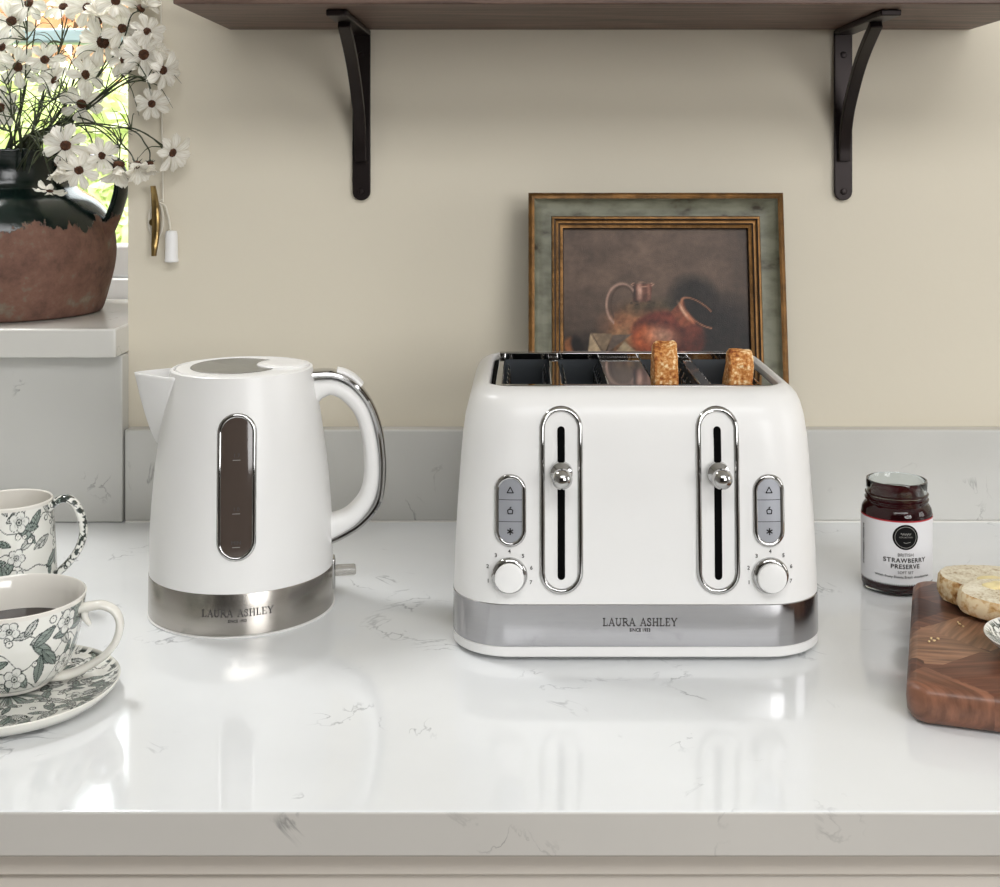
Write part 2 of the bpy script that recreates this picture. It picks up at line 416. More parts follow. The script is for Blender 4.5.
def stadium(w, h, n=16):
    r = w / 2; o = []
    for i in range(n + 1): a = PI * i / n; o.append((r * math.cos(a), h / 2 - r + r * math.sin(a), math.cos(a), math.sin(a)))
    k = 8
    for i in range(1, k): o.append((-r, (h / 2 - r) * (1 - 2 * i / k), -1, 0))
    for i in range(n + 1): a = PI + PI * i / n; o.append((r * math.cos(a), -h / 2 + r + r * math.sin(a), math.cos(a), math.sin(a)))
    for i in range(1, k): o.append((r, (h / 2 - r) * (-1 + 2 * i / k), 1, 0))
    return o
def ringmesh(outline, cx, cz, prof, front):
    v = []; f = []; m = len(prof)
    for x, z, nx, nz in outline:
        for a, bb in prof:
            X, Z = cx + x + nx * a, cz + z + nz * a; v.append((X, front(X, Z) - bb, Z))
    n = len(outline)
    for i in range(n):
        for j in range(m): f.append((i * m + j, i * m + (j + 1) % m, ((i + 1) % n) * m + (j + 1) % m, ((i + 1) % n) * m + j))
    return v, f
def platemesh(outline, cx, cz, off, front, edge=.001):
    v = []; f = []; n = len(outline)
    for s, o2 in ((1.0, -edge), (1.0, off * .7), (.93, off), (.6, off), (.3, off)):
        for x, z, nx, nz in outline:
            X, Z = cx + x * s, cz + (z * s if s == 1 or True else z); v.append((X, front(X, Z) - o2, Z))
    for k in range(4):
        for i in range(n): f.append((k * n + i, k * n + (i + 1) % n, (k + 1) * n + (i + 1) % n, (k + 1) * n + i))
    v.append((cx, front(cx, cz) - off, cz)); c = len(v) - 1
    for i in range(n): f.append((4 * n + i, 4 * n + (i + 1) % n, c))
    return v, f
PROF = [(-.0019 + .0023 * math.cos(a) * 1.0, .0002 + .0025 * math.sin(a)) for a in [2 * PI * i / 12 for i in range(12)]]
def decal(verts, faces, cx, cz, front, off, name, m, parent):
    v = [(cx + x, front(cx + x, cz + y) - off, cz + y) for x, y, *_ in verts]
    me = pydata(v, faces); return link(name, me, m, parent, False)
for sgn in (-1, 1):
    cx = sgn * .0613; z0, z1 = .0535, .1975; cz = (z0 + z1) / 2; hh = z1 - z0
    side = 'left' if sgn < 0 else 'right'
    b = MB(); b.add(*ringmesh(stadium(.0335, hh), cx, cz, PROF, tfront)); tr_ = b.build('lever_track', M_chrome, to)
    tr_['label'] = f'{side} chrome-rimmed lever track'
    b = MB(); b.add(*platemesh(stadium(.0292, hh - .0043), cx, cz, .0006, tfront)); b.build('track_inset', M_white2, tr_)
    b = MB(); b.add(*platemesh(stadium(.0058, .118), cx, .1235, .0012, tfront)); b.build('lever_slot', M_dark, tr_)
    kz = .1475; yf = tfront(cx, kz)
    b = MB(); T = Matrix.Translation((cx, yf, kz)) @ Matrix.Rotation(PI / 2, 4, 'X')
    b.lathe([(0, .0012), (.0086, .0012), (.0092, .003), (.0086, .0055), (.0062, .0072), (.0045, .009), (.0042, .014), (.005, .017)]
            + [(.0080 * math.cos(a), .0235 + .0080 * math.sin(a)) for a in [(-60 + 150 * i / 14) * PI / 180 for i in range(15)]][:-1] + [(0, .0315)], 28, T=T)
    kb = b.build('lever_knob', M_chrome, to)
    # button panel
    cx = sgn * .1012; cz = .1178; w, h = .0245, .0555
    PR2 = [(-.0016 + .0020 * math.cos(a), .0003 + .0020 * math.sin(a)) for a in [2 * PI * i / 10 for i in range(10)]]
    b = MB(); b.add(*ringmesh(stadium(w, h), cx, cz, PR2, tfront)); pn = b.build('button_panel', M_chrome, to)
    b = MB(); b.add(*platemesh(stadium(w - .003, h - .003), cx, cz, .0003, tfront)); b.build('panel_back', M_dark, pn)
    iw, ih = w - .0052, h - .0052
    st = stadium(iw, ih, 24)
    for bi, (za, zb) in enumerate(((ih / 6 + .0002, ih / 2), (-ih / 6 + .0002, ih / 6 - .0002), (-ih / 2, -ih / 6 - .0002))):
        pts = []
        def hwz(z):
            r = iw / 2; e = abs(z) - (ih / 2 - r)
            return r if e <= 0 else math.sqrt(max(r * r - e * e, 0))
        kk = 12; rows = [za + (zb - za) * i / kk for i in range(kk + 1)]
        v = []; f = []
        for z in rows:
            for s in (-1, -.5, 0, .5, 1):
                X = cx + s * hwz(z); v.append((X, tfront(X, cz + z) - .0011, cz + z))
        for i in range(kk):
            for j in range(4): f.append((i * 5 + j, i * 5 + j + 1, i * 5 + 6 + j, i * 5 + 5 + j))
        bt = link('button', pydata(v, f), M_button, pn)
        zc = (za + zb) / 2 + (-.001 if bi == 0 else .001 if bi == 2 else 0)
        if bi == 0: st_ = [([(-.0024, -.002), (.0024, -.002), (0, .0024), (-.0024, -.002)], .00078)]
        elif bi == 1:
            st_ = [([(-.0016, -.0022), (-.0020, .0004), (-.001, .0012), (.001, .0012), (.002, .0004), (.0016, -.0022), (-.0016, -.0022)], .00078), ([(0, .0012), (-.0002, .0024), (.0008, .003)], .00078)]
        else: st_ = [([(-.0024 * math.cos(a), -.0024 * math.sin(a)), (.0024 * math.cos(a), .0024 * math.sin(a))], .0010) for a in (PI / 2, PI / 6, -PI / 6)]
        decal(*strokes_vf(st_), cx, cz + zc, tfront, .0014, 'button_symbol', M_ink, pn)
    # browning dial
    cx = sgn * .1018; cz = .0680; yf = tfront(cx, cz)
    T = Matrix.Translation((cx, yf + .002, cz)) @ Matrix.Rotation(PI / 2, 4, 'X')
    b = MB(); b.lathe([(0, 0), (.0136, 0), (.0142, .003), (.0139, .0046), (.0128, .0058), (.0116, .0062), (.0113, .0090), (0, .0090)], 48, T=T); dl = b.build('dial', M_chrome, to)
    b = MB(); b.lathe([(0, .0088), (.0112, .0088), (.0114, .0100), (.0109, .0115), (.0100, .0119), (0, .0117)], 48, T=T); b.build('dial_cap', M_white2, dl)
    for k in range(7):
        a = math.radians(200 - 220 * k / 6); x, z = .0178 * math.cos(a), .0178 * math.sin(a)
        tv, tf = text_vf(str(k + 1), .0042, bold=.00008); decal(tv, tf, cx + x, cz + z + .0005, tfront, .0004, 'dial_number', M_inkgrey, to)
# top plate with four slots
px_ = [-.1100]; SL = [(-.1085, -.0705), (-.0605, -.0225), (.0155 + .0, .0535), (.0635, .1015)]
ex = -TX + .085  # slots are centred 3 mm left of the centre
SL = [(-.1085, -.0685), (-.0590, -.0213), (.0168, .0545), (.0640, .1040)]
b = MB(); y0, y1 = -.0785, .0725; zt = .2072
xs = [-.1140] + [q for s in SL for q in s] + [.1140]
for i in range(0, len(xs) - 1, 2): b.box(xs[i], xs[i + 1], y0, y1, zt - .003, zt)
b.box(-.1140, .1140, -.0858, y0, zt - .003, zt + .0008); b.box(-.1140, .1140, y1, .0815, zt - .003, zt + .0042)
tp = b.build('top_plate', M_chrome, to, bevel=.0008); tp['label'] = 'chrome plate around the four bread slots'
b = MB(); b.box(-.1150, .1150, -.0822, .0822, .188, .190)
for i in range(0, len(xs) - 1, 2): pass
v, f = loft([rrect(.2035, .1182, .0886, .017), rrect(.2035, .1135, .0810, .008)]); q = MB(); q.add(v, f); q.build('plate_gap', M_dark, to)
for (a, c) in SL:
    q = MB(); q.box(a - .0008, a, y0, y1, .12, zt - .002); q.box(c, c + .0008, y0, y1, .12, zt - .002); q.box(a, c, y0 - .0008, y0, .12, zt - .002); q.box(a, c, y1, y1 + .0008, .12, zt - .002); q.box(a, c, y0, y1, .119, .12)
    ln = q.build('bread_slot', M_liner, to, smooth=False)
    q = MB()
    for xx, s in ((a + .005, 1), (c - .005, -1)):
        q.tube([(xx, y0 + .002, .198), (xx, y1 - .002, .198)], .0009, 6)
        for yy in [y0 + .014 + i * .0235 for i in range(6)]: q.tube([(xx - s * .002, yy, .2035), (xx, yy, .198), (xx + s * .001, yy, .13)], .0007, 5)
    q.build('bread_guide', M_wire, ln)
decal(*serif_vf('LAURA ASHLEY', .0058, .06), 0.0, .0316, lambda x, z: -.1331, .0003, 'brand_lettering', M_inkgrey, to)
decal(*text_vf('SINCE 1953', .0033, bold=.00008), 0.0, .0253, lambda x, z: -.1331, .0003, 'date_lettering', M_inkgrey, to)

# toast slices
def toast(name, label, X, th, outline, lean):
    """outline in (y,z) world; thickness along x"""
    bm = bmesh.new()
    n = len(outline); vs = []
    cy = sum(p[0] for p in outline) / n; cz = min(p[1] for p in outline)
    for s in (-1, 1): vs.append([bm.verts.new((s * th / 2, y - cy, z - cz)) for y, z in outline])
    bm.faces.new(vs[0][::-1]); bm.faces.new(vs[1])
    for i in range(n): bm.faces.new((vs[0][i], vs[0][(i + 1) % n], vs[1][(i + 1) % n], vs[1][i]))
    bmesh.ops.recalc_face_normals(bm, faces=bm.faces)
    bmesh.ops.bevel(bm, geom=list(bm.edges), offset=.003, segments=2, affect='EDGES', profile=.5)
    bmesh.ops.triangulate(bm, faces=bm.faces)
    bmesh.ops.subdivide_edges(bm, edges=bm.edges, cuts=3, use_grid_fill=True)
    for q in bm.verts:
        k = mnoise.noise(q.co * 420) * .0007 + mnoise.noise(q.co * 110) * .0013; q.co += q.normal * k
    me = bpy.data.meshes.new('toast'); bm.to_mesh(me); bm.free()
    o = link(name, me, M_toast, None, True, (X, cy, cz), (0, lean, 0)); tag(o, label, 'toast', 'toast slices in the toaster'); return o
M_toast = bpy.data.materials.new('toast_crust'); M_toast.use_nodes = True; N, L = nodes(M_toast); bs = N['Principled BSDF']; bs.inputs['Roughness'].default_value = .85
tc = N.new('ShaderNodeTexCoord'); n1 = N.new('ShaderNodeTexNoise'); n1.inputs['Scale'].default_value = 380; n1.inputs['Detail'].default_value = 4; L.new(tc.outputs['Object'], n1.inputs[0])
n2 = N.new('ShaderNodeTexNoise'); n2.inputs['Scale'].default_value = 45; L.new(tc.outputs['Object'], n2.inputs[0])
ad = N.new('ShaderNodeMath'); ad.operation = 'MULTIPLY_ADD'; ad.inputs[1].default_value = .5; L.new(n1.outputs[0], ad.inputs[0])
hf = N.new('ShaderNodeMath'); hf.operation = 'MULTIPLY'; hf.inputs[1].default_value = .5; L.new(n2.outputs[0], hf.inputs[0]); L.new(hf.outputs[0], ad.inputs[2])
rr = ramp(N, [(.40, (134, 70, 26)), (.47, (186, 118, 56)), (.53, (206, 150, 88)), (.60, (244, 216, 170))]); L.new(ad.outputs[0], rr.inputs[0]); L.new(rr.outputs[0], bs.inputs['Base Color'])
toast('toast_slice', 'darker golden toast slice standing in the third slot, beside the centre plate', .1180, .0205,
      [(1.062, .125), (1.058, .226), (1.0625, .236), (1.072, .2405), (1.082, .236), (1.098, .205), (1.15, .18), (1.15, .125)], -.02)
toast('toast_slice', 'paler toast slice standing in the rightmost toaster slot', .1740, .0205,
      [(1.062, .125), (1.058, .222), (1.063, .232), (1.071, .2345), (1.080, .229), (1.096, .20), (1.15, .18), (1.15, .125)], .05)

# ================================================================== KETTLE
KX, KY, KR = -.2508, 1.1205, math.radians(9)
ke = empty('kettle', 'matt white electric kettle with steel base band and smoked water window', 'kettle', (KX, KY, 0), KR)
def kp(px, py, off=0.0):
    lx = 0
    for _ in range(5):
        d = KY + lx * math.sin(KR) + off; X = (px - VX) * d / F; lx = (X - KX) / math.cos(KR)
    return Vector((lx, 0, H - (py - VY) * d / F))
KP = [(.0362, .0790), (.05, .0787), (.07, .0785), (.09, .0773), (.11, .0757), (.13, .0736), (.15, .0710), (.17, .0681), (.185, .0656), (.198, .0632), (.2075, .0615)]
def krad(z):
    for a, c in zip(KP, KP[1:]):
        if a[0] <= z <= c[0]: t = (z - a[0]) / (c[0] - a[0]); return a[1] * (1 - t) + c[1] * t
    return KP[0][1] if z < KP[0][0] else KP[-1][1]
b = MB(); b.lathe([(0, .038), (.077, .0375)] + [(r, z) for z, r in KP] + [(.0612, .2098), (.0600, .2106), (.0585, .2106), (.0578, .2085), (.0576, .196), (0, .195)], 96)
kb = b.build('body', M_white, ke)
b = MB(); b.lathe([(0, .0017), (.0788, .0017), (.0796, .0022), (.0794, .0352), (.0788, .0364), (0, .0364)], 96); b.build('steel_band', M_steel, ke)
b = MB(); b.lathe([(0, 0), (.0800, 0), (.0808, .0008), (.0808, .0012), (.0797, .0017), (0, .0017)], 96); b.build('base', M_white2, ke)
# lid
b = MB(); b.lathe([(0, .2060), (.0572, .2060), (.0572, .2092), (.0560, .2106), (.0510, .2112), (.0490, .2110), (0, .2110)], 96); lid = b.build('lid', M_white2, ke)
b = MB(); b.lathe([(0, .2112), (.0372, .2112), (.0378, .2117), (.0384, .2112), (0.0384, .2105), (0, .2105)], 72, T=Matrix.Translation((-.006, 0, 0)) @ Matrix.Diagonal((1, 1.12, 1, 1)))
b.build('lid_well', M_lidgrey, lid)
b = MB(); b.lathe([(0, .2095), (.0230, .2095), (.0230, .2122), (.0220, .2130), (.0165, .2131), (.0160, .2127), (.0155, .2131), (0, .2131)], 64, T=Matrix.Translation((.0355, 0, 0)))
b.build('lid_tab', M_white2, lid)
# spout
def spout(u, w):
    z = .146 + (.2065 - .146) * w
    R = krad(z) - .001; tip = R + .001 + (.0905 - krad(.2065)) * (w ** .85) + .0005
    ha = .012 + .50 * w ** .8            # half angle
    a = (u - .5) * 2
    s = abs(a); ang = PI - a * ha
    prof = (1 - s ** 1.35)
    r = R + (tip - R) * prof
    squeeze = 1 - .45 * prof
    ang = PI - a * ha * squeeze
    return (r * math.cos(ang), r * math.sin(ang), z + .0015 * prof * w)
v, f = grid(spout, 32, 20); me = pydata(v, f); o = link('spout', me, M_white, ke)
s = o.modifiers.new('s', 'SOLIDIFY'); s.thickness = .0018; s.offset = 0
# water window
def kfront(x, z):
    r = krad(z); return -math.sqrt(max(r * r - x * x, 0))
cz, hh = .1225, .119
b = MB(); b.add(*ringmesh(stadium(.0318, hh, 24), 0, cz, [(-.0016 + .0018 * math.cos(a), .0002 + .0013 * math.sin(a)) for a in [2 * PI * i / 12 for i in range(12)]], kfront)); ww = b.build('water_window', M_chrome, ke)
b = MB(); b.add(*platemesh(stadium(.0300, hh - .002, 24), 0, cz, .0004, kfront)); b.build('smoked_pane', M_smoke, ww)
for z, s_ in ((.148, '1.7'), (.105, '1.0'), (.078, 'MIN')):
    tv, tf = text_vf(s_, .0045); decal(tv, tf, 0, z, kfront, .0008, 'level_mark', M_inkgrey, ww)
    decal(*strokes_vf([([(-.003, 0), (.003, 0)], .0005)]), 0, z - .0035, kfront, .0008, 'level_mark', M_seam, ww)
# handle: swept superellipse
def sweep(path, a, bb, ext=0, nseg=20, power=2.6):
    v = []; f = []; n = len(path)
    for i, p in enumerate(path):
        q0 = path[max(i - 1, 0)]; q1 = path[min(i + 1, n - 1)]; t = (q1 - q0).normalized(); nn = Vector((-t.z, 0, t.x))
        aa = a[i] if isinstance(a, list) else a; b2 = bb[i] if isinstance(bb, list) else bb
        for j in range(nseg):
            an = 2 * PI * j / nseg; c, s_ = math.cos(an), math.sin(an)
            c = math.copysign(abs(c) ** (2 / power), c); s_ = math.copysign(abs(s_) ** (2 / power), s_)
            v.append(p + nn * (aa * c + ext) + Vector((0, b2 * s_, 0)))
    for i in range(n - 1):
        for j in range(nseg): f.append((i * nseg + j, i * nseg + (j + 1) % nseg, (i + 1) * nseg + (j + 1) % nseg, (i + 1) * nseg + j))
    f += [tuple(range(nseg))[::-1], tuple(range(len(v) - nseg, len(v)))]
    return v, f
HP = [(300, 394, 16), (312, 391, 13), (320, 388, 10), (332, 386, 8.3), (347, 392.5, 8.3), (361, 409, 8.0), (368, 430, 7.6), (371.5, 453, 7.8), (371.5, 478, 8.0), (366, 498, 8.5), (351, 515.5, 9.5), (333, 525, 12), (322, 529, 14)]
cp = catmull([kp(x, y) for x, y, t in HP], 6); ta = catmull([Vector((t, 0, 0)) for x, y, t in HP], 6); ta = [q.x / 1120 for q in ta]
b = MB(); b.add(*sweep(cp, ta, .0135)); hd = b.build('handle', M_white, ke)
CH = [(306, 374), (332, 373), (351.5, 381), (367.5, 399.5), (377.5, 424), (381.7, 450), (381.8, 479), (377, 502), (361, 521), (343, 532.5), (331, 538)]
b = MB(); b.add(*sweep(catmull([kp(x, y) for x, y in CH], 6), .0034, .0132, 0, 16, 3)); b.build('chrome_trim', M_chrome, hd)
CB = [(337, 370.5), (345, 372.5), (354, 377.5), (361, 384.5)]
b = MB(); b.add(*sweep(catmull([kp(x, y) for x, y in CB], 6), .0032, .0095, 0, 16, 2.6)); b.build('lid_button', M_white2, hd)
# switch
p0 = kp(334, 571); b = MB(); b.box(p0.x - .003, p0.x + .0012, -.008, .008, p0.z - .014, p0.z + .013); b.build('switch_plate', M_chrome, ke, bevel=.0015)
p1 = kp(356, 568); b = MB(); b.box(p0.x, p1.x, -.007, .007, p1.z - .0045, p1.z + .0025); b.build('switch_lever', M_clear, ke, bevel=.0018)
def bandfront(x, z): return -math.sqrt(.0797 ** 2 - x * x)
decal(*serif_vf('LAURA ASHLEY', .0058, .06), 0.001, .0208, bandfront, .0003, 'brand_lettering', M_inkgrey, ke)
decal(*text_vf('SINCE 1953', .0031, bold=.00006), 0.001, .0142, bandfront, .0003, 'date_lettering', M_inkgrey, ke)

# ================================================================== FLORAL CHINA
def floral(S, Hh, seed, circ=None, nfl=14, nlf=30, area=None, fs=1.0, blank=.90):
    """S,Hh numpy arrays in mm -> rgb linear"""
    rng = random.Random(seed)
    base = np.array(lin((232, 231, 224))[:3]); ink = np.array(lin((38, 48, 46))[:3]); fill = np.array(lin((142, 154, 146))[:3]); pet = np.array(lin((205, 206, 200))[:3])
    C = np.tile(base, (S.size, 1)); S = S.ravel(); Hh = Hh.ravel()
    x0, x1, y0, y1 = area
    def dS(cx):
        d = S - cx
        if circ: d = (d + circ / 2) % circ - circ / 2
        return d
    # winding stems
    for k in range(3):
        a = rng.uniform(.6, 1.3); ph = rng.uniform(0, 6); c = y0 + (y1 - y0) * (k + .5) / 3
        yy = c + 7 * np.sin(S / (9 * a) + ph) + 3 * np.sin(S / 4.1 + ph * 2)
        C[np.abs(Hh - yy) < .45] = ink
    pts = []
    def place(mind):
        for _ in range(60):
            p = (rng.uniform(x0, x1), rng.uniform(y0, y1))
            if all(math.hypot(p[0] - q[0], p[1] - q[1]) > mind for q in pts): break
        pts.append(p); return p
    fl = [place(15 * fs) for _ in range(nfl)]
    for k in range(nlf):
        cx, cy = rng.uniform(x0, x1), rng.uniform(y0, y1); an = rng.uniform(0, 2 * PI); Ln = rng.uniform(12, 21) * fs; W = Ln * .18
        d = dS(cx); e = Hh - cy; u = (d * math.cos(an) + e * math.sin(an)) / Ln; v_ = -d * math.sin(an) + e * math.cos(an)
        ins = (u > 0) & (u < 1); w = np.where(ins, W * np.sin(PI * np.clip(u, 0, 1)) ** .8, 0); av = np.abs(v_)
        m = ins & (av < w)
        C[m] = fill if k % 3 else pet
        h = m & (np.sin((u * Ln + av * 1.3) * 4.0) > .45); C[h] = C[h] * .25 + ink * .75
        C[ins & (np.abs(av - w) < .38)] = ink; C[m & (av < .28)] = ink
    for (cx, cy) in fl:
        R = rng.uniform(6.5, 8.5) * fs; ph = rng.uniform(0, 6)
        d = dS(cx); e = Hh - cy; r = np.hypot(d, e); th = np.arctan2(e, d) + ph
        rp = R * (.66 + .34 * np.abs(np.cos(2.5 * th)) ** .7)
        m = r < rp; C[m] = np.array(lin((226, 226, 220))[:3])
        sh = m & (r < rp * .62) & (np.sin(th * 40) > .2); C[sh] = pet * .85
        C[np.abs(r - rp) < .38] = ink
        C[m & (np.abs(np.cos(2.5 * th)) < .10)] = ink
        m = r < R * .27; C[m] = pet; C[np.abs(r - R * .27) < .4] = ink; C[r < R * .12] = ink
    for k in range(nfl * 2):
        cx, cy = rng.uniform(x0, x1), rng.uniform(y0, y1); R = rng.uniform(1.6, 2.5) * fs
        r = np.hypot(dS(cx), Hh - cy); C[r < R] = base; C[np.abs(r - R) < .35] = ink; C[np.hypot(dS(cx), Hh - cy - R * .3) < .5] = ink
    return C
M_china = vcol('printed_china', .12, .6); M_chinaw = mat('white_glaze', (226, 223, 214), 0.12, coat=.5)
def china_lathe(prof, inner, n, rows, seed, patt_z, nfl, nlf, fs=1.0):
    """outer profile sampled to rows; inner profile plain"""
    def interp(pr, t):
        L_ = [0]
        for a, c in zip(pr, pr[1:]): L_.append(L_[-1] + math.dist(a, c))
        s = t * L_[-1]
        for i in range(len(pr) - 1):
            if s <= L_[i + 1] + 1e-12:
                k = (s - L_[i]) / (L_[i + 1] - L_[i]); return tuple(pr[i][j] * (1 - k) + pr[i + 1][j] * k for j in (0, 1))
        return pr[-1]
    pr = [interp(prof, i / rows) for i in range(rows + 1)]; full = pr + inner
    v, f = lathe(full, n); me = pydata(v, f)
    V = np.array(v); ang = np.arctan2(V[:, 1], V[:, 0]); R = max(p[0] for p in prof)
    S = ang * R * 1000; Hh = V[:, 2] * 1000
    C = floral(S, Hh, seed, 2 * PI * R * 1000, nfl, nlf, (-PI * R * 1000, PI * R * 1000, patt_z[0] * 1000, patt_z[1] * 1000), fs)
    plain = np.array(lin((228, 224, 216))[:3]); C[n * (rows + 1) - n * 1:] = plain      # inside stays plain
    C[Hh > patt_z[1] * 1000] = plain; C[Hh < patt_z[0] * 1000] = plain
    setcol(me, C); return recalc(me)
# teacup
CX, CY = -.3785, .936
cup = empty('teacup', 'black and white floral teacup of coffee standing on a saucer', 'cup', (CX, CY, .0075))
z = .0075
prof = [(.024, .0), (.0275, .0005), (.0285, .003), (.0340, .0058), (.0385, .0105), (.0418, .0165), (.0452, .026), (.0478, .036), (.0496, .046), (.0508, .055), (.0516, .0615)]
inner = [(.0517, .0632), (.0508, .0638), (.0499, .0628), (.0490, .052), (.0475, .040), (.045, .029), (.040, .0175), (.031, .009), (.02, .007), (0, .006)]
me = china_lathe(prof, inner, 620, 130, 11, (.0045, .0605), 22, 120, 1.12)
link('cup_body', me, M_china, cup)
b = MB(); b.lathe([(0, .0385), (.0472, .0385), (.0472, .0375), (0, .0375)], 64); b.build('coffee', mat('coffee', (30, 15, 8), .12, spec=.25), cup)
hp = [Vector(((px - VX) * .936 / F - CX, 0, H - (py - VY) * .936 / F - z)) for px, py in ((80, 608), (91, 606), (103, 605), (115, 611), (120, 624), (116, 641), (105, 655), (92, 664), (79, 671), (66, 675), (52, 676))]
cpth = catmull(hp, 6); nn = len(cpth)
b = MB(); b.add(*sweep(cpth, [.0036 - .0008 * math.sin(PI * i / nn) for i in range(nn)], [.0062 - .0018 * math.sin(PI * i / nn) for i in range(nn)], 0, 16, 2)); b.build('handle', M_chinaw, cup)
q = MB(); a = hp[0]; q.add(*sweep([Vector((a.x + .003, 0, a.z + .001)), Vector((a.x + .0035, 0, a.z - .007)), Vector((a.x + .0075, 0, a.z - .0125))], [.003, .0028, .0015], [.004, .003, .002], 0, 12, 2)); q.build('handle_spur', M_chinaw, cup)
cup.rotation_euler = (0, 0, 0)
# saucer
SX, SY = -.3745, .919
sa_p = [(.034, 0), (.038, 0), (.040, .0010), (.062, .0022), (.070, .0048), (.0748, .0095), (.0768, .0122), (.0772, .0134), (.0763, .0140)]
sa_i = [(.0740, .0118), (.0700, .0090), (.0630, .0070), (.052, .0060), (.040, .0058), (.028, .0060), (.020, .0058)]
def resample(pr, n):
    L_ = [0]
    for a, c in zip(pr, pr[1:]): L_.append(L_[-1] + math.dist(a, c))
    out = []
    for k in range(n + 1):
        s = L_[-1] * k / n
        for i in range(len(pr) - 1):
            if s <= L_[i + 1] + 1e-12:
                t = (s - L_[i]) / (L_[i + 1] - L_[i]); out.append(tuple(pr[i][j] * (1 - t) + pr[i + 1][j] * t for j in (0, 1))); break
    return out
def flatplate(outer, inner, n, rows, seed, name, parent, hatch_r, scallop=0.0):
    ri = resample(inner, rows); full = [(0, outer[0][1] + .001)] + outer + ri + [(0, ri[-1][1])]
    v, f = lathe(full, n); V = np.array(v)
    r = np.hypot(V[:, 0], V[:, 1]); th = np.arctan2(V[:, 1], V[:, 0])
    C = floral(V[:, 0] * 1000, V[:, 1] * 1000, seed, None, 30, 260, (-hatch_r * 1000, hatch_r * 1000, -hatch_r * 1000, hatch_r * 1000), .9)
    plain = np.array(lin((230, 228, 220))[:3]); ink = np.array(lin((38, 48, 46))[:3])
    no = 1 + n * len(outer); C[:no] = plain
    rim = (r > hatch_r * .945) & (np.arange(len(r)) >= no) & (np.sin(th * 46 + np.sin(th * 7) * 2 + r * 900) > .1); C[rim] = ink * 1.2
    me = pydata(v, f); setcol(me, C); recalc(me); return link(name, me, M_china, parent)
sa = flatplate(sa_p, sa_i, 520, 70, 5, 'saucer', None, .0763); sa.location = (SX, SY, 0)
tag(sa, 'floral printed saucer under the coffee teacup', 'saucer')
# mug
MX, MY = (10 - VX) * 1.115 / F, 1.115
mug = empty('mug', 'floral printed straight-sided mug standing behind the teacup', 'mug', (MX, MY, 0))
prof = [(.030, 0), (.0385, 0), (.0400, .002), (.0398, .015), (.0388, .040), (.0374, .065), (.0362, .085), (.0356, .0925)]
inner = [(.0357, .0945), (.0348, .0955), (.0338, .0945), (.0345, .08), (.036, .05), (.0375, .01), (.030, .006), (0, .006)]
me = china_lathe(prof, inner, 440, 120, 23, (.004, .0925), 30, 110, 1.1); link('mug_body', me, M_china, mug)
hp = [Vector(((px - VX) * MY / F - MX, 0, H - (py - VY) * MY / F)) for px, py in ((49, 508), (57, 501), (67, 498.5), (76, 505), (82, 519), (83.5, 533), (79, 548), (70, 561), (61, 570), (50, 578))]
cpth = catmull(hp, 14); v, f = sweep(cpth, .0034, .0058, 0, 28, 2); me = pydata(v, f)
V = np.array([tuple(q) for q in v]); 
C = floral(V[:, 0] * 1000 + V[:, 2] * 500, V[:, 1] * 1400 + V[:, 2] * 700, 9, None, 10, 60, (10, 90, -10, 70), .6)
rng = np.random.RandomState(3)
k_ = np.array([mnoise.noise(Vector(q) * 260) for q in v]); C[k_ > .12] = np.array(lin((48, 56, 52))[:3])
setcol(me, C); recalc(me); link('handle', me, M_china, mug)

# ================================================================== JAM JAR
JX, JY = .3402, 1.171
jar = empty('jam_jar', 'open glass jar of strawberry preserve with white label', 'jar', (JX, JY, 0))
M_glass = mat('jar_glass', (240, 245, 243), 0.02, trans=1.0, ior=1.45)
b = MB(); b.lathe([(0, .0005), (.027, 0), (.0305, .002), (.0316, .006), (.0316, .0700), (.0308, .0745), (.0288, .0775), (.0272, .0790), (.0272, .0805), (.0286, .0815), (.0286, .0825), (.0272, .0835), (.0272, .0855), (.0284, .0865), (.0284, .0872), (.0270, .088),
                      (.0274, .0975), (.0270, .0992), (.0259, .0994), (.0252, .0980), (.0250, .0790), (.0290, .0735), (.0298, .070), (.0298, .006), (.027, .0035), (0, .003)], 72)
b.build('glass', M_glass, jar)
M_jam = mat('strawberry_jam', (54, 8, 14), 0.6, spec=.05, bump=.4, bscale=160, vary=.3, vscale=60)
b = MB(); b.lathe([(0, .0028), (.0272, .0033), (.0302, .0065), (.0302, .070), (.0294, .0735), (.0256, .0788), (.0256, .0868), (.0235, .0870), (.017, .0880), (.010, .0905), (.004, .0908), (0, .0905)], 64); jm = b.build('jam', M_jam, jar)
# label
def jl(x, z): return -math.sqrt(max(.0320 ** 2 - x * x, 1e-9))
lab = []; fa = []; n = 150; a0, a1 = math.radians(-90 - 128), math.radians(-90 + 90)
for i in range(n + 1):
    a = a0 + (a1 - a0) * i / n; zb = .0105 + (.0020 if i % 2 else 0)
    for zz in (zb, .02, .04, .0675): lab.append((.0319 * math.cos(a), .0319 * math.sin(a), zz))
for i in range(n):
    for j in range(3): fa.append((i * 4 + j, i * 4 + 4 + j, i * 4 + 5 + j, i * 4 + 1 + j))
lb = link('paper_label', pydata(lab, fa), mat('label_paper', (226, 226, 228), .6), jar)
lab = []; fa = []
for i in range(n + 1):
    a = a0 + (a1 - a0) * i / n
    for zz in (.0675, .0688): lab.append((.0320 * math.cos(a), .0320 * math.sin(a), zz))
for i in range(n): fa.append((i * 2, i * 2 + 2, i * 2 + 3, i * 2 + 1))
link('red_edge', pydata(lab, fa), mat('label_red', (176, 40, 48), .5), lb)
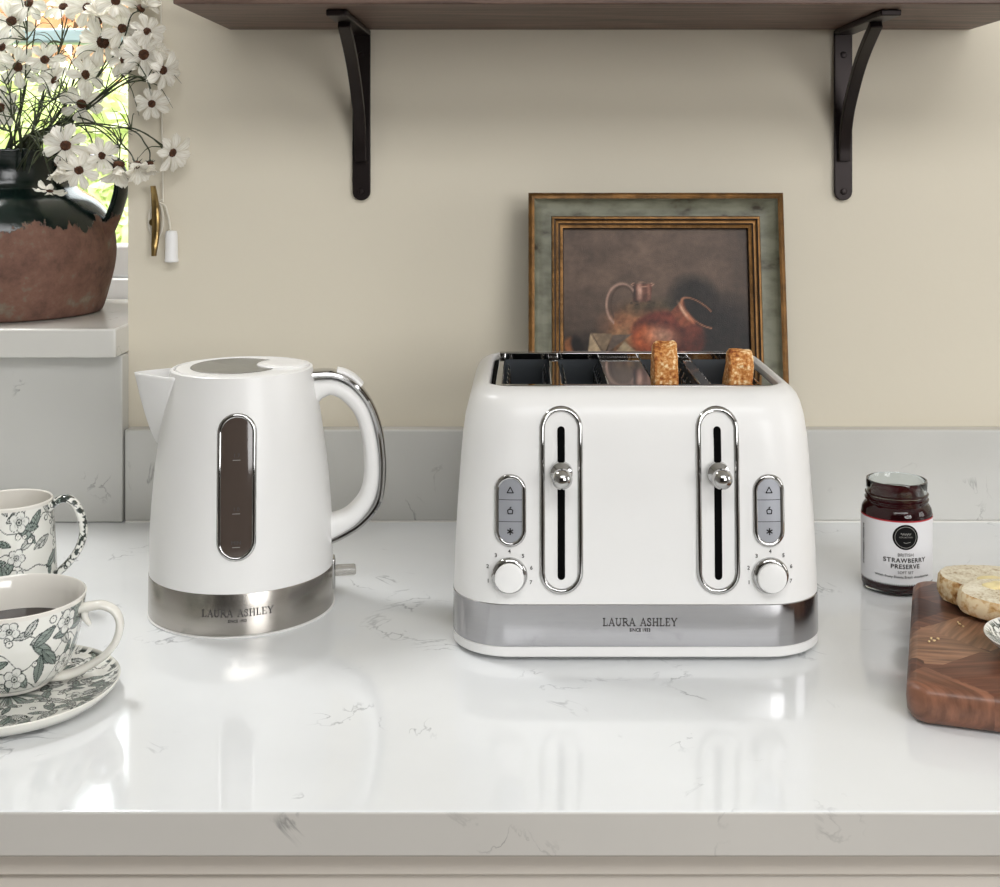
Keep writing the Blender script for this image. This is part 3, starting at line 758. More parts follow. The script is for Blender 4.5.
def disc(r0, r1, n=40):
    v = []; f = []; K = 8
    for i in range(n):
        a = 2 * PI * i / n
        for j in range(K + 1): r = r0 + (r1 - r0) * j / K; v.append((r * math.cos(a), r * math.sin(a), 0))
    for i in range(n):
        k = (i + 1) % n
        for j in range(K): f.append((i * (K + 1) + j, k * (K + 1) + j, k * (K + 1) + j + 1, i * (K + 1) + j + 1))
    return v, f
def jd(vf, cx, cz, off, name, m): return decal(vf[0], vf[1], cx, cz, jl, off, name, m, lb)
lx = -.0010
jd(disc(.0001, .0113), lx, .0545, .0003, 'emblem', mat('black_print', (26, 26, 26), .8, spec=.1))
jd(disc(.0092, .0096), lx, .0545, .0006, 'emblem_ring', M_seam)
sq = [(-.0045 + .009 * i / 14, .0028 + .0011 * math.sin(i * 1.9)) for i in range(15)]
jd(strokes_vf([(sq, .0004), ([(-.002, -.0045), (.000, -.0052), (.004, -.0043)], .0004)]), lx, .0545, .0006, 'emblem_script', M_seam)
jd(text_vf('COLLECTION', .0019), lx, .0545, .0006, 'emblem_script', M_seam)
jd(text_vf('BRITISH', .0042), lx, .0385, .0003, 'printed_text', M_inkgrey)
jd(text_vf('STRAWBERRY', .0055, bold=.00010, sp=1.12), lx, .0335, .0003, 'printed_text', M_ink)
jd(text_vf('PRESERVE', .0055, bold=.00010, sp=1.12), lx, .0280, .0003, 'printed_text', M_ink)
jd(text_vf('SOFT SET', .0034), lx, .0228, .0003, 'printed_text', M_inkgrey)
jd(text_vf('With fruity Elsanta British strawberries', .00295, bold=.00003), lx - .001, .0187, .0003, 'printed_text', M_ink)
# side text on the left of the label (reads upwards)
def jside(vf, ang, cz, off, name, m):
    v = [(.0322 * math.cos(ang - y / .0322), .0322 * math.sin(ang - y / .0322), cz + x) for x, y, *_ in vf[0]]
    return link(name, pydata(v, vf[1]), m, lb, False)
jside(text_vf('STRAWBERRY PRESERVE', .0034, bold=.0001), math.radians(-170), .042, 0, 'printed_text', M_ink)

# ================================================================== CHOPPING BOARD, BREAD, DISH
BA = math.radians(-18); Bc = Vector((.2615, .8790)); BT = .028
u_ = Vector((-math.sin(BA), math.cos(BA))); v2 = Vector((math.cos(BA), math.sin(BA)))
M_board = bpy.data.materials.new('butcher_block'); M_board.use_nodes = True; N, L = nodes(M_board); bs = N['Principled BSDF']; bs.inputs['Roughness'].default_value = .38
tc = N.new('ShaderNodeTexCoord'); mp = N.new('ShaderNodeMapping'); mp.inputs['Rotation'].default_value = (0, 0, math.radians(38)); L.new(tc.outputs['Object'], mp.inputs[0])
vo = N.new('ShaderNodeTexVoronoi'); vo.distance = 'CHEBYCHEV'; vo.inputs['Scale'].default_value = 17; vo.inputs['Randomness'].default_value = .55; L.new(mp.outputs[0], vo.inputs[0])
sp = N.new('ShaderNodeSeparateColor'); L.new(vo.outputs['Color'], sp.inputs[0])
rr = ramp(N, [(0, (70, 40, 32)), (.35, (106, 66, 50)), (.6, (126, 84, 64)), (.8, (150, 108, 84)), (1, (186, 146, 116))]); L.new(sp.outputs[0], rr.inputs[0])
# per-cell grain direction
ang = N.new('ShaderNodeMath'); ang.operation = 'MULTIPLY'; ang.inputs[1].default_value = 6.28; L.new(sp.outputs[1], ang.inputs[0])
vr = N.new('ShaderNodeVectorRotate'); vr.rotation_type = 'Z_AXIS'; L.new(tc.outputs['Object'], vr.inputs['Vector']); L.new(ang.outputs[0], vr.inputs['Angle'])
m2 = N.new('ShaderNodeMapping'); m2.inputs['Scale'].default_value = (20, 260, 60); L.new(vr.outputs[0], m2.inputs[0])
nz = N.new('ShaderNodeTexNoise'); nz.inputs['Scale'].default_value = 1.0; nz.inputs['Detail'].default_value = 5; L.new(m2.outputs[0], nz.inputs[0])
mr = N.new('ShaderNodeMapRange'); mr.inputs[1].default_value = .3; mr.inputs[2].default_value = .7; mr.inputs[3].default_value = .5; mr.inputs[4].default_value = 1.35; L.new(nz.outputs[0], mr.inputs[0])
sc = N.new('ShaderNodeVectorMath'); sc.operation = 'SCALE'; L.new(rr.outputs[0], sc.inputs[0]); L.new(mr.outputs[0], sc.inputs['Scale']); L.new(sc.outputs[0], bs.inputs['Base Color'])
BW, BD = .36, .2440
r = [[Vector((p.x + BW / 2, p.y + BD / 2, p.z)) for p in rrect(zz, BW / 2 - ins, BD / 2 - ins, .016 - min(ins, .01))] for zz, ins in ((.001, .008), (.003, .004), (.008, .0008), (.016, 0), (.0235, .0006), (.0265, .003), (.028, .0065))]
vv, ff = loft(r, (True, True)); b = MB(); b.add(vv, ff)
bd = b.build('chopping_board', M_board); bd.location = (Bc.x, Bc.y, 0); bd.rotation_euler = (0, 0, BA); tag(bd, 'thick dark wood chopping board with rounded corners, bread on top', 'chopping board')

def bread_mat(name, stops, scale, sc2, bump=.5, rough=.9):
    m = bpy.data.materials.new(name); m.use_nodes = True; N, L = nodes(m); bs = N['Principled BSDF']; bs.inputs['Roughness'].default_value = rough
    tc = N.new('ShaderNodeTexCoord'); a = N.new('ShaderNodeTexNoise'); a.inputs['Scale'].default_value = scale; a.inputs['Detail'].default_value = 5; L.new(tc.outputs['Object'], a.inputs[0])
    c = N.new('ShaderNodeTexNoise'); c.inputs['Scale'].default_value = sc2; c.inputs['Detail'].default_value = 3; L.new(tc.outputs['Object'], c.inputs[0])
    ad = N.new('ShaderNodeMath'); ad.operation = 'ADD'; L.new(a.outputs[0], ad.inputs[0]); L.new(c.outputs[0], ad.inputs[1])
    h = N.new('ShaderNodeMath'); h.operation = 'MULTIPLY'; h.inputs[1].default_value = .5; L.new(ad.outputs[0], h.inputs[0])
    r = ramp(N, stops); L.new(h.outputs[0], r.inputs[0]); L.new(r.outputs[0], bs.inputs['Base Color'])
    bp = N.new('ShaderNodeBump'); bp.inputs['Strength'].default_value = bump; bp.inputs['Distance'].default_value = .001; L.new(a.outputs[0], bp.inputs['Height']); L.new(bp.outputs[0], bs.inputs['Normal'])
    return m
M_crumb = bread_mat('bread_crumb', [(.36, (186, 164, 128)), (.44, (222, 210, 184)), (.6, (242, 235, 215))], 420, 90, .8)
M_crust = bread_mat('bread_crust', [(.38, (144, 92, 46)), (.46, (204, 162, 106)), (.55, (236, 216, 178))], 190, 35, .5)
M_butter = mat('butter', (238, 222, 170), .35, bump=.3, bscale=90, vary=.05, vscale=30)
def bread(label, loc, rot, rx, ry, th, seed, notch=0):
    e = empty('bread_slice', label, 'bread', loc, 0, 'buttered bread slices on the board'); e.rotation_euler = rot
    n = 72; v = []; f = []
    def outl(i, s):
        a = 2 * PI * i / n; k = 1 + .05 * mnoise.noise(Vector((math.cos(a) * 1.5 + seed, math.sin(a) * 1.5, 0))) + .04 * math.cos(2 * a + seed)
        c, s_ = math.cos(a), math.sin(a)
        return Vector((rx * k * math.copysign(abs(c) ** .8, c) * s, ry * k * math.copysign(abs(s_) ** .8, s_) * s, 0))
    rings = [(.90, 0), (.97, th * .08), (1.0, th * .3), (1.0, th * .6), (.985, th * .88), (.955, th)]
    q = MB(); R_ = []
    for s, zz in rings: R_.append([outl(i, s) + Vector((0, 0, zz)) for i in range(n)])
    vv, ff = loft(R_, (True, False))
    vv = [p + Vector((mnoise.noise(p * 180), mnoise.noise(p * 180 + Vector((7, 7, 7))), 0)) * .0011 for p in vv]
    q.add(vv, ff); q.build('crust', M_crust, e)
    q = MB(); R_ = [[vv[5 * n + i].copy() for i in range(n)]]
    for s in (.9, .8, .7, .6, .5, .4, .3, .2, .1, .03):
        ring = []
        for i in range(n):
            p = outl(i, .955 * s); h = mnoise.noise(p * 130 + Vector((seed, 0, 0))) * .0012 + mnoise.noise(p * 420) * .0007; ring.append(Vector((p.x, p.y, th + h)))
        R_.append(ring)
    q.add(*loft(R_, (False, True))); q.build('crumb', M_crumb, e)
    return e
def butter(e, blobs, th):
    for (x, y, rx, ry, a) in blobs:
        q = MB(); n = 28; R_ = []
        for s, zz in ((1, -.0003), (.97, .0012), (.8, .0022), (.5, .0028), (.2, .0024)):
            R_.append([Vector((x, y, 0)) + Matrix.Rotation(a, 3, 'Z') @ Vector((rx * s * math.cos(2 * PI * i / n) * (1 + .18 * math.sin(3 * i / n * 2 * PI + x * 300)), ry * s * math.sin(2 * PI * i / n) * (1 + .15 * math.cos(5 * i / n * 2 * PI)), th + zz + .0004 * math.sin(i))) for i in range(n)])
        q.add(*loft(R_, (True, True))); q.build('butter', M_butter, e)
A_ = bread('thick bread slice with brown crust lying at the back of the board', (.3965, 1.045, .0285), (0, 0, -.25), .056, .034, .0195, 2.0)
B_ = bread('buttered bread slice overlapping the other slice, nearer the patterned dish', (.4175, 1.002, .0310), (math.radians(5), math.radians(2), -.30), .072, .031, .0165, 5.0)
butter(B_, [(-.044, .008, .011, .007, .3), (-.018, .010, .013, .008, -.2), (.02, .004, .015, .009, .5)], .0165)
butter(A_, [(-.012, -.008, .014, .006, -.2), (.014, .004, .012, .007, .4)], .0195)
# crumbs
M_cr = mat('crumb_pale', (222, 196, 150), .9)
rg = random.Random(4)
for (px, py) in ((931, 638), (934, 640), (938, 638), (929, 641), (960, 624), (963, 626), (958, 622)):
    p = Pz(px, py, BT + .001); q = MB(); v, f = lathe([(0, -.0009), (.0010, -.0004), (.0011, .0003), (0, .0009)], 7)
    q.add([(Vector(x) * rg.uniform(.6, 1.3)) for x in v], f); o = q.build('bread_crumb', M_cr, loc=(p.x, p.y, BT + .0008)); tag(o, 'tiny bread crumb on the chopping board left of the bread', 'crumb', 'bread crumbs on the board')
# little dish
ds = flatplate([(.020, 0), (.022, 0), (.023, .0015), (.032, .005), (.0410, .0125), (.0432, .0155), (.0428, .0162)], [(.040, .0145), (.031, .0070), (.020, .0042), (.01, .004)], 420, 60, 31, 'small_dish', None, .0428)
ds.location = (.3790, .9285, BT + .0003); tag(ds, 'small black and white patterned dish on the right edge of the board', 'dish')

# ================================================================== FRAMED PAINTING
LEAN = math.atan2(1.3855 - 1.330, .352)
fr_ = empty('framed_painting', 'still life painting of copper jugs in sage green and gilt frame', 'painting', (.1372, 1.3175, 0)); fr_.rotation_euler = (-LEAN, 0, 0)
FW, FH = .2715, .3600
M_gilt = mat('worn_gilt', (118, 84, 44), .42, .55, bump=.4, bscale=250, vary=.55, vscale=60)
M_sage = bpy.data.materials.new('sage_green_paint'); M_sage.use_nodes = True; N, L = nodes(M_sage); bs = N['Principled BSDF']; bs.inputs['Roughness'].default_value = .5
tc = N.new('ShaderNodeTexCoord'); mp = N.new('ShaderNodeMapping'); mp.inputs['Scale'].default_value = (30, 30, 60); L.new(tc.outputs['Object'], mp.inputs[0]); nz = N.new('ShaderNodeTexNoise'); nz.inputs['Scale'].default_value = 1.3; nz.inputs['Detail'].default_value = 6; L.new(mp.outputs[0], nz.inputs[0])
rr = ramp(N, [(.28, (54, 44, 32)), (.37, (96, 95, 78)), (.6, (124, 124, 106))]); L.new(nz.outputs[0], rr.inputs[0]); L.new(rr.outputs[0], bs.inputs['Base Color'])
M_bole = mat('dark_frame_edge', (46, 34, 26), .5)
# profile: (inset from outer edge, forward depth, material)
FP = [(0, 0, 2), (0, .018, 2), (.0015, .0205, 0), (.004, .0215, 0), (.0065, .0205, 0), (.008, .017, 1), (.012, .0135, 1), (.018, .0115, 1), (.0245, .0125, 1), (.0255, .0145, 0), (.0275, .0150, 0), (.029, .0135, 2), (.0300, .0125, 0), (.0320, .0130, 0), (.0335, .0110, 2), (.0350, .0105, 0), (.0368, .0100, 0), (.0378, .0060, 2), (.0378, 0, 2)]
b = MB(); m = len(FP); v = []
for (sx, sz) in ((-1, 0), (1, 0), (1, 1), (-1, 1)):
    for ins, dp, _ in FP: v.append((sx * (FW / 2 - ins), -dp, (FH - ins) if sz else ins))
f = []; mi = []
for c in range(4):
    for j in range(m - 1): f.append((c * m + j, ((c + 1) % 4) * m + j, ((c + 1) % 4) * m + j + 1, c * m + j + 1)); mi.append(FP[j + 1][2])
b.v = v; b.f = f; b.mi = mi
o = b.build('frame', [M_gilt, M_sage, M_bole], fr_)
q = MB(); q.box(-FW / 2 + .002, FW / 2 - .002, 0, .002, .002, FH - .002); q.build('backing', M_bole, fr_, smooth=False)
# painted picture
cw, ch = FW - .074, FH - .074
nu, nv = 170, 240
v, f = grid(lambda a, c: (-cw / 2 + cw * a, -.0045, .037 + ch * c), nu, nv)
me = pydata(v, f); V = np.array(v)
PX = 563 + (V[:, 0] + cw / 2) / cw * 187; PY = 228 + (1 - (V[:, 2] - .037) / ch) * ch / cw * 187
n1 = np.array([mnoise.fractal(Vector((x * .03, y * .045, 1)), .8, 2.0, 5) for x, y in zip(PX, PY)]); n2 = np.array([mnoise.fractal(Vector((x * .15, y * .15, 5)), .6, 2.0, 3) for x, y in zip(PX, PY)])
n3 = np.array([mnoise.noise(Vector((x * .09, y * .09, 9))) for x, y in zip(PX, PY)])
C = np.array([98., 80., 68.])[None, :] * (1 + .16 * n1 + .07 * n2)[:, None]
C *= (1 - .32 * np.clip((PY - 285) / 60, 0, 1))[:, None]; C *= (1 - .18 * np.clip((PX - 700) / 50, 0, 1))[:, None]
def mixc(mask, col, vary=.25):
    mask = np.clip(mask, 0, 1)[:, None]; c = np.array(col, float)[None, :] * (1 + vary * n2 + vary * .6 * n3)[:, None]; C[:] = C * (1 - mask) + c * mask
def ell(cx, cy, rx, ry, rot=0, soft=.12):
    a = math.radians(rot); dx = PX - cx; dy = PY - cy; u = dx * math.cos(a) + dy * math.sin(a); w = -dx * math.sin(a) + dy * math.cos(a)
    return (1 + soft - np.hypot(u / rx, w / ry)) / soft * .5
def ellring(cx, cy, rx, ry, w, rot=0):
    a = math.radians(rot); dx = PX - cx; dy = PY - cy; u = dx * math.cos(a) + dy * math.sin(a); q = -dx * math.sin(a) + dy * math.cos(a)
    return 1.3 - np.abs(np.hypot(u / rx, q / ry) - 1) * rx / w
def poly(pts, soft=1.0):
    dmin = np.full(PX.shape, 1e9)
    for (x0, y0), (x1, y1) in zip(pts, pts[1:] + pts[:1]):
        l = math.hypot(x1 - x0, y1 - y0); d = ((PX - x0) * (y1 - y0) - (PY - y0) * (x1 - x0)) / l; dmin = np.minimum(dmin, -d)
    return dmin / soft + .5
mixc((PY - 346) / 8, (48, 36, 30)); mixc(ell(600, 348, 36, 14, 0, .5) * .9, (44, 35, 29))
mixc(ell(694, 296, 22, 20, 10, .3) * .92, (38, 33, 29)); mixc(ell(708, 340, 48, 44, 25, .3) * .95, (32, 27, 25)); mixc(ell(748, 352, 24, 20, 0, .3), (34, 28, 25))
# tall jug: body, neck, handle
mixc(ell(645, 336, 36, 35, 0, .08), (112, 78, 54)); mixc(ell(634, 322, 24, 14, -12, .8) * .85, (150, 98, 68)); mixc(ell(652, 308, 24, 8, 0, .7) * .85, (70, 64, 48)); mixc(ell(628, 336, 18, 8, -10, .8) * .6, (158, 126, 90))
neck = np.minimum(1, poly([(633, 302), (651, 302), (653, 284), (633, 284)])); neck2 = np.minimum(1, poly([(633, 302), (633, 284), (653, 284), (651, 302)]))
for m_ in (neck, neck2): mixc(m_, (96, 64, 54)); 
mixc(ell(640, 292, 2.6, 8, 0, .5), (186, 144, 126)); mixc(ell(649, 292, 1.6, 7, 0, .5), (140, 96, 80)); mixc(ell(634.5, 292, 1.6, 8, 0, .5), (58, 44, 40)); mixc(ellring(643, 284.5, 11, 2.2, 1.0), (168, 128, 108)); mixc(ellring(643, 303, 12, 2.0, .9), (54, 44, 36))
hm = (PX < 634) & ~((PY > 306) & (PX > 614)); mixc(ellring(622, 305, 15.5, 21, 1.3, 0) * hm, (164, 132, 116), .1); mixc(ellring(623.5, 305, 12.5, 19, 1.0, 0) * hm * .7, (70, 52, 44), .1)
# tilted copper pot
mixc(ell(668, 337, 37, 25, 8, .07), (70, 32, 26)); mixc(ell(644, 338, 13, 14, 15, .5), (168, 84, 48)); mixc(ell(662, 336, 12, 8, 10, .9), (190, 140, 114)); mixc(ell(672, 320, 22, 7, 15, .7) * .8, (118, 56, 42)); mixc(ell(690, 334, 10, 14, -10, .9) * .6, (120, 60, 44))
q1 = [(671, 312), (682, 328), (698, 322), (683, 299)]
for pp in (q1, q1[::-1]): mixc(poly(pp), (122, 66, 46))
mixc(ell(684, 311, 1.8, 9, -32, .5), (214, 168, 140), .1); mixc(ell(690, 317, 1.5, 8, -32, .5), (190, 120, 90), .1); mixc(ell(702, 313, 21, 9, 38, .12), (30, 25, 23)); mixc(ellring(700, 313, 22, 9, 1.5, 38) * (PX < 712), (160, 108, 80), .1)
# cloth, small pot on the left
for pp in ([(590, 333), (587, 356), (604, 356)], [(591, 333), (612, 334), (604, 354)], [(611, 357), (624, 341), (642, 357)], [(612, 335), (632, 334), (606, 353)]):
    cc = {590: (172, 150, 120), 591: (128, 108, 86), 611: (166, 146, 116), 612: (96, 82, 72)}[pp[0][0]]
    for p3 in (pp, pp[::-1]): mixc(poly(p3), cc, .18)
mixc(ell(571, 347, 7, 10, -20, .2), (134, 84, 52)); mixc(ell(577, 346, 6, 10, -20, .3), (24, 18, 16))
Cl = np.clip(C / 255, 0, 1); Cl = np.where(Cl <= .04045, Cl / 12.92, ((Cl + .055) / 1.055) ** 2.4)
setcol(me, Cl); link('canvas', me, vcol('oil_paint', .4, .12, .25, 900, .3), fr_)

# ================================================================== JUG WITH DAISIES ON THE SILL
GX, GY, GZ = -.622, 1.507, .2135
jug = empty('glazed_jug', 'large terracotta jug with dark green drip glaze full of daisies', 'jug', (GX, GY, GZ))
def jugmat():
    m = bpy.data.materials.new('half_glazed_terracotta'); m.use_nodes = True; N, L = nodes(m); bs = N['Principled BSDF']
    tc = N.new('ShaderNodeTexCoord'); sx = N.new('ShaderNodeSeparateXYZ'); L.new(tc.outputs['Object'], sx.inputs[0])
    n = N.new('ShaderNodeTexNoise'); n.inputs['Scale'].default_value = 16; n.inputs['Detail'].default_value = 7; n.inputs['Roughness'].default_value = .65
    mp = N.new('ShaderNodeMapping'); mp.inputs['Scale'].default_value = (1, 1, .5); L.new(tc.outputs['Object'], mp.inputs[0]); L.new(mp.outputs[0], n.inputs[0])
    a = N.new('ShaderNodeMath'); a.operation = 'MULTIPLY_ADD'; a.inputs[1].default_value = .12; L.new(n.outputs[0], a.inputs[0]); L.new(sx.outputs[2], a.inputs[2])
    mr = N.new('ShaderNodeMapRange'); mr.inputs[1].default_value = .1705; mr.inputs[2].default_value = .1735; L.new(a.outputs[0], mr.inputs[0])
    c = N.new('ShaderNodeTexNoise'); c.inputs['Scale'].default_value = 22; c.inputs['Detail'].default_value = 9; c.inputs['Roughness'].default_value = .7; L.new(tc.outputs['Object'], c.inputs[0])
    terra = ramp(N, [(.32, (70, 50, 42)), (.46, (104, 74, 62)), (.55, (116, 84, 70)), (.60, (112, 98, 84)), (.70, (138, 122, 106))]); L.new(c.outputs[0], terra.inputs[0])
    gz = ramp(N, [(.35, (6, 14, 13)), (.6, (14, 30, 26)), (.8, (30, 66, 56))]); L.new(c.outputs[0], gz.inputs[0])
    mx = N.new('ShaderNodeMix'); mx.data_type = 'RGBA'; L.new(mr.outputs[0], mx.inputs[0]); L.new(terra.outputs[0], mx.inputs[6]); L.new(gz.outputs[0], mx.inputs[7]); L.new(mx.outputs[2], bs.inputs['Base Color'])
    ro = N.new('ShaderNodeMapRange'); ro.inputs[3].default_value = .85; ro.inputs[4].default_value = .12; L.new(mr.outputs[0], ro.inputs[0]); L.new(ro.outputs[0], bs.inputs['Roughness'])
    bp = N.new('ShaderNodeBump'); bp.inputs['Strength'].default_value = .35; bp.inputs['Distance'].default_value = .002; L.new(c.outputs[0], bp.inputs['Height']); L.new(bp.outputs[0], bs.inputs['Normal'])
    return m
M_jug = jugmat()
jp = [(0, .001), (.108, 0), (.114, .003), (.120, .022), (.127, .050), (.1295, .072), (.1275, .095), (.121, .116), (.108, .133), (.0935, .1425), (.0850, .149), (.0820, .158), (.0815, .172), (.0840, .184), (.0870, .1895),
      (.0865, .1925), (.0820, .192), (.0770, .184), (.0760, .165), (.079, .152), (.10, .13), (.118, .100), (.121, .07), (.110, .012), (0, .008)]
jp2 = [jp[0]] + [(p.x, p.z) for p in catmull([Vector((r, 0, z)) for r, z in jp[1:]], 3)] ; jp2[-1] = (0, .008)
b = MB(); b.lathe(jp2, 96); b.build('jug_body', M_jug, jug)
hpj = [Vector(((px - VX) * GY / F - GX, 0, H - (py - VY) * GY / F - GZ)) for px, py in ((72, 166), (92, 158), (110, 160), (120, 172), (121, 190), (115, 212), (107, 230), (100, 244))]
hc = catmull(hpj, 6)
b = MB(); b.add(*sweep(hc, [.0065 + .0022 * (i / len(hc)) for i in range(len(hc))], [.013 + .004 * (i / len(hc)) for i in range(len(hc))], 0, 20, 2)); b.build('handle', M_jug, jug)

M_petal = bpy.data.materials.new('white_petal'); M_petal.use_nodes = True; N, L = nodes(M_petal); bs = N['Principled BSDF']; bs.inputs['Roughness'].default_value = .6; bs.inputs['Base Color'].default_value = lin((236, 232, 222))
tc = N.new('ShaderNodeTexCoord'); mp = N.new('ShaderNodeMapping'); mp.inputs['Scale'].default_value = (2, 26, 2); L.new(tc.outputs['Object'], mp.inputs[0]); nz = N.new('ShaderNodeTexNoise'); nz.inputs['Scale'].default_value = 1; L.new(mp.outputs[0], nz.inputs[0])
rr = ramp(N, [(.35, (206, 198, 182)), (.6, (242, 240, 232))]); L.new(nz.outputs[0], rr.inputs[0]); L.new(rr.outputs[0], bs.inputs['Base Color'])
tl = N.new('ShaderNodeBsdfTranslucent'); tl.inputs[0].default_value = (.85, .82, .74, 1); ms = N.new('ShaderNodeMixShader'); ms.inputs[0].default_value = .35
L.new(bs.outputs[0], ms.inputs[1]); L.new(tl.outputs[0], ms.inputs[2]); L.new(ms.outputs[0], N['Material Output'].inputs[0])
M_disc = mat('brown_flower_centre', (82, 50, 30), .8, bump=.8, bscale=6, vary=.7, vscale=7)
M_stem = mat('dark_stem', (52, 58, 40), .6, vary=.25, vscale=20)
M_leaf = mat('feathery_leaf', (58, 66, 40), .6, vary=.3, vscale=30)
# unit petal along +X, facing +Z
def petal_me(seed):
    rg = random.Random(seed); tw = rg.uniform(-.3, .3); dr = rg.uniform(-.1, .22)
    def fn(u, w):
        x = .10 + .92 * w; s = (w ** .8) * (1 - max(0, (w - .72) / .28) ** 2.2 * .75) if w > 0 else 0
        hw = .035 + .27 * s; y = (u - .5) * 2 * hw
        notch = -.05 * math.cos((u - .5) * 2 * PI * 2) * (w ** 6)
        zz = .10 * math.sin(w * PI * .9) - dr * w * w + .22 * (u - .5) ** 2 * s * 2 + tw * (u - .5) * w * .4
        return (x + notch, y, zz + .03)
    v, f = grid(fn, 6, 9); me = pydata(v, f); me.materials.append(M_petal); me.polygons.foreach_set('use_smooth', [True] * len(me.polygons)); return me
PM = [petal_me(i) for i in range(5)]
dm = MB(); rg = random.Random(2); v, f = lathe([(0, -.05), (.14, -.04), (.22, .02), (.235, .08), (.20, .15), (.12, .19), (0, .20)], 22)
v = [Vector(p) * (1 + .10 * mnoise.noise(Vector(p) * 22)) for p in v]; dm.add(v, f)
for k in range(46):
    r_ = .22 * math.sqrt((k + .5) / 46); a = k * 2.4; zc = .20 - (r_ / .22) ** 2 * .09
    vv, ff = lathe([(0, -.02), (.022, 0), (.02, .025), (0, .045)], 6); dm.add([(p[0] + r_ * math.cos(a), p[1] + r_ * math.sin(a), p[2] + zc) for p in vv], ff)
DM = dm.mesh(); recalc(DM); DM.materials.append(M_disc)
cm = MB(); v, f = lathe([(0, -.22), (.05, -.2), (.10, -.10), (.17, -.02), (.12, .0), (0, 0)], 16); cm.add(v, f)
for k in range(8):
    a = 2 * PI * k / 8; c, s = math.cos(a), math.sin(a)
    pts = [Vector((.1 * c, .1 * s, -.07)), Vector((.22 * c, .22 * s, -.03)), Vector((.38 * c, .38 * s, -.10))]; cm.tube(pts, [.035, .03, .006], 5)
CM = cm.mesh(); recalc(CM); CM.materials.append(M_stem)
rngd = random.Random(77)
mouth = Vector((GX, GY, GZ + .12))
def daisy(px, py, d, rpx, face, cup, via, label, npet=8, depth_base=0):
    head = P(px, py, d); s = rpx * 1.12 * d / F; n = Vector(face).normalized()
    base = mouth + Vector((rngd.uniform(-.045, .045), rngd.uniform(-.04, .04), 0))
    e = empty('daisy', label, 'flower', base, 0, 'white daisies in the terracotta jug')
    # stem
    vp = [P(q[0] + rngd.uniform(-4, 4), q[1] + rngd.uniform(-5, 5), q[2]) for q in via]
    neck = head - n * s * .2
    lip = Vector((base.x * .5 + GX * .5, base.y * .5 + GY * .5, GZ + .195)); 
    dirv = ((vp[0] if vp else neck) - lip); dirv.z = 0
    if dirv.length > 1e-4: lip += dirv.normalized() * .045
    path = catmull([base, lip] + vp + [neck - n * s * .55, neck], 7)
    q = MB(); q.tube([p - base for p in path], lambda t: .0011 - .0004 * t, 6); q.build('stem', M_stem, e)
    # feathery leaves
    for k in range(2):
        i = int(len(path) * rngd.uniform(.35, .85)); p = path[i] - base
        q = MB()
        for _ in range(2):
            dv = Vector((rngd.uniform(-1, 1), rngd.uniform(-.6, .3), rngd.uniform(-.3, 1))).normalized(); Ln = rngd.uniform(.025, .05)
            q.tube(catmull([p, p + dv * Ln * .5 + Vector((0, 0, .004)), p + dv * Ln + Vector((0, 0, -.008))], 4), lambda t: .0008 * (1 - t * .8), 5)
        q.build('leaf', M_leaf, e)
    rot = n.to_track_quat('Z', 'Y').to_matrix().to_4x4()
    Bm = Matrix.Translation(head - base) @ rot @ Matrix.Rotation(rngd.uniform(0, 6), 4, 'Z') @ Matrix.Scale(s, 4)
    for nm, me in (('flower_centre', DM), ('sepals', CM)):
        o = bpy.data.objects.new(nm, me); COL.objects.link(o); o.parent = e; o.matrix_basis = Bm
    for k in range(npet):
        o = bpy.data.objects.new('petal', PM[rngd.randrange(5)]); COL.objects.link(o); o.parent = e
        sc = rngd.uniform(.86, 1.06)
        o.matrix_basis = Bm @ Matrix.Rotation(2 * PI * k / npet + rngd.uniform(-.12, .12), 4, 'Z') @ Matrix.Rotation(-cup + rngd.uniform(-.14, .14), 4, 'Y') @ Matrix.Diagonal((sc, rngd.uniform(.9, 1.15), 1, 1))
    return e
cam = (0.25, -1, 0.05)
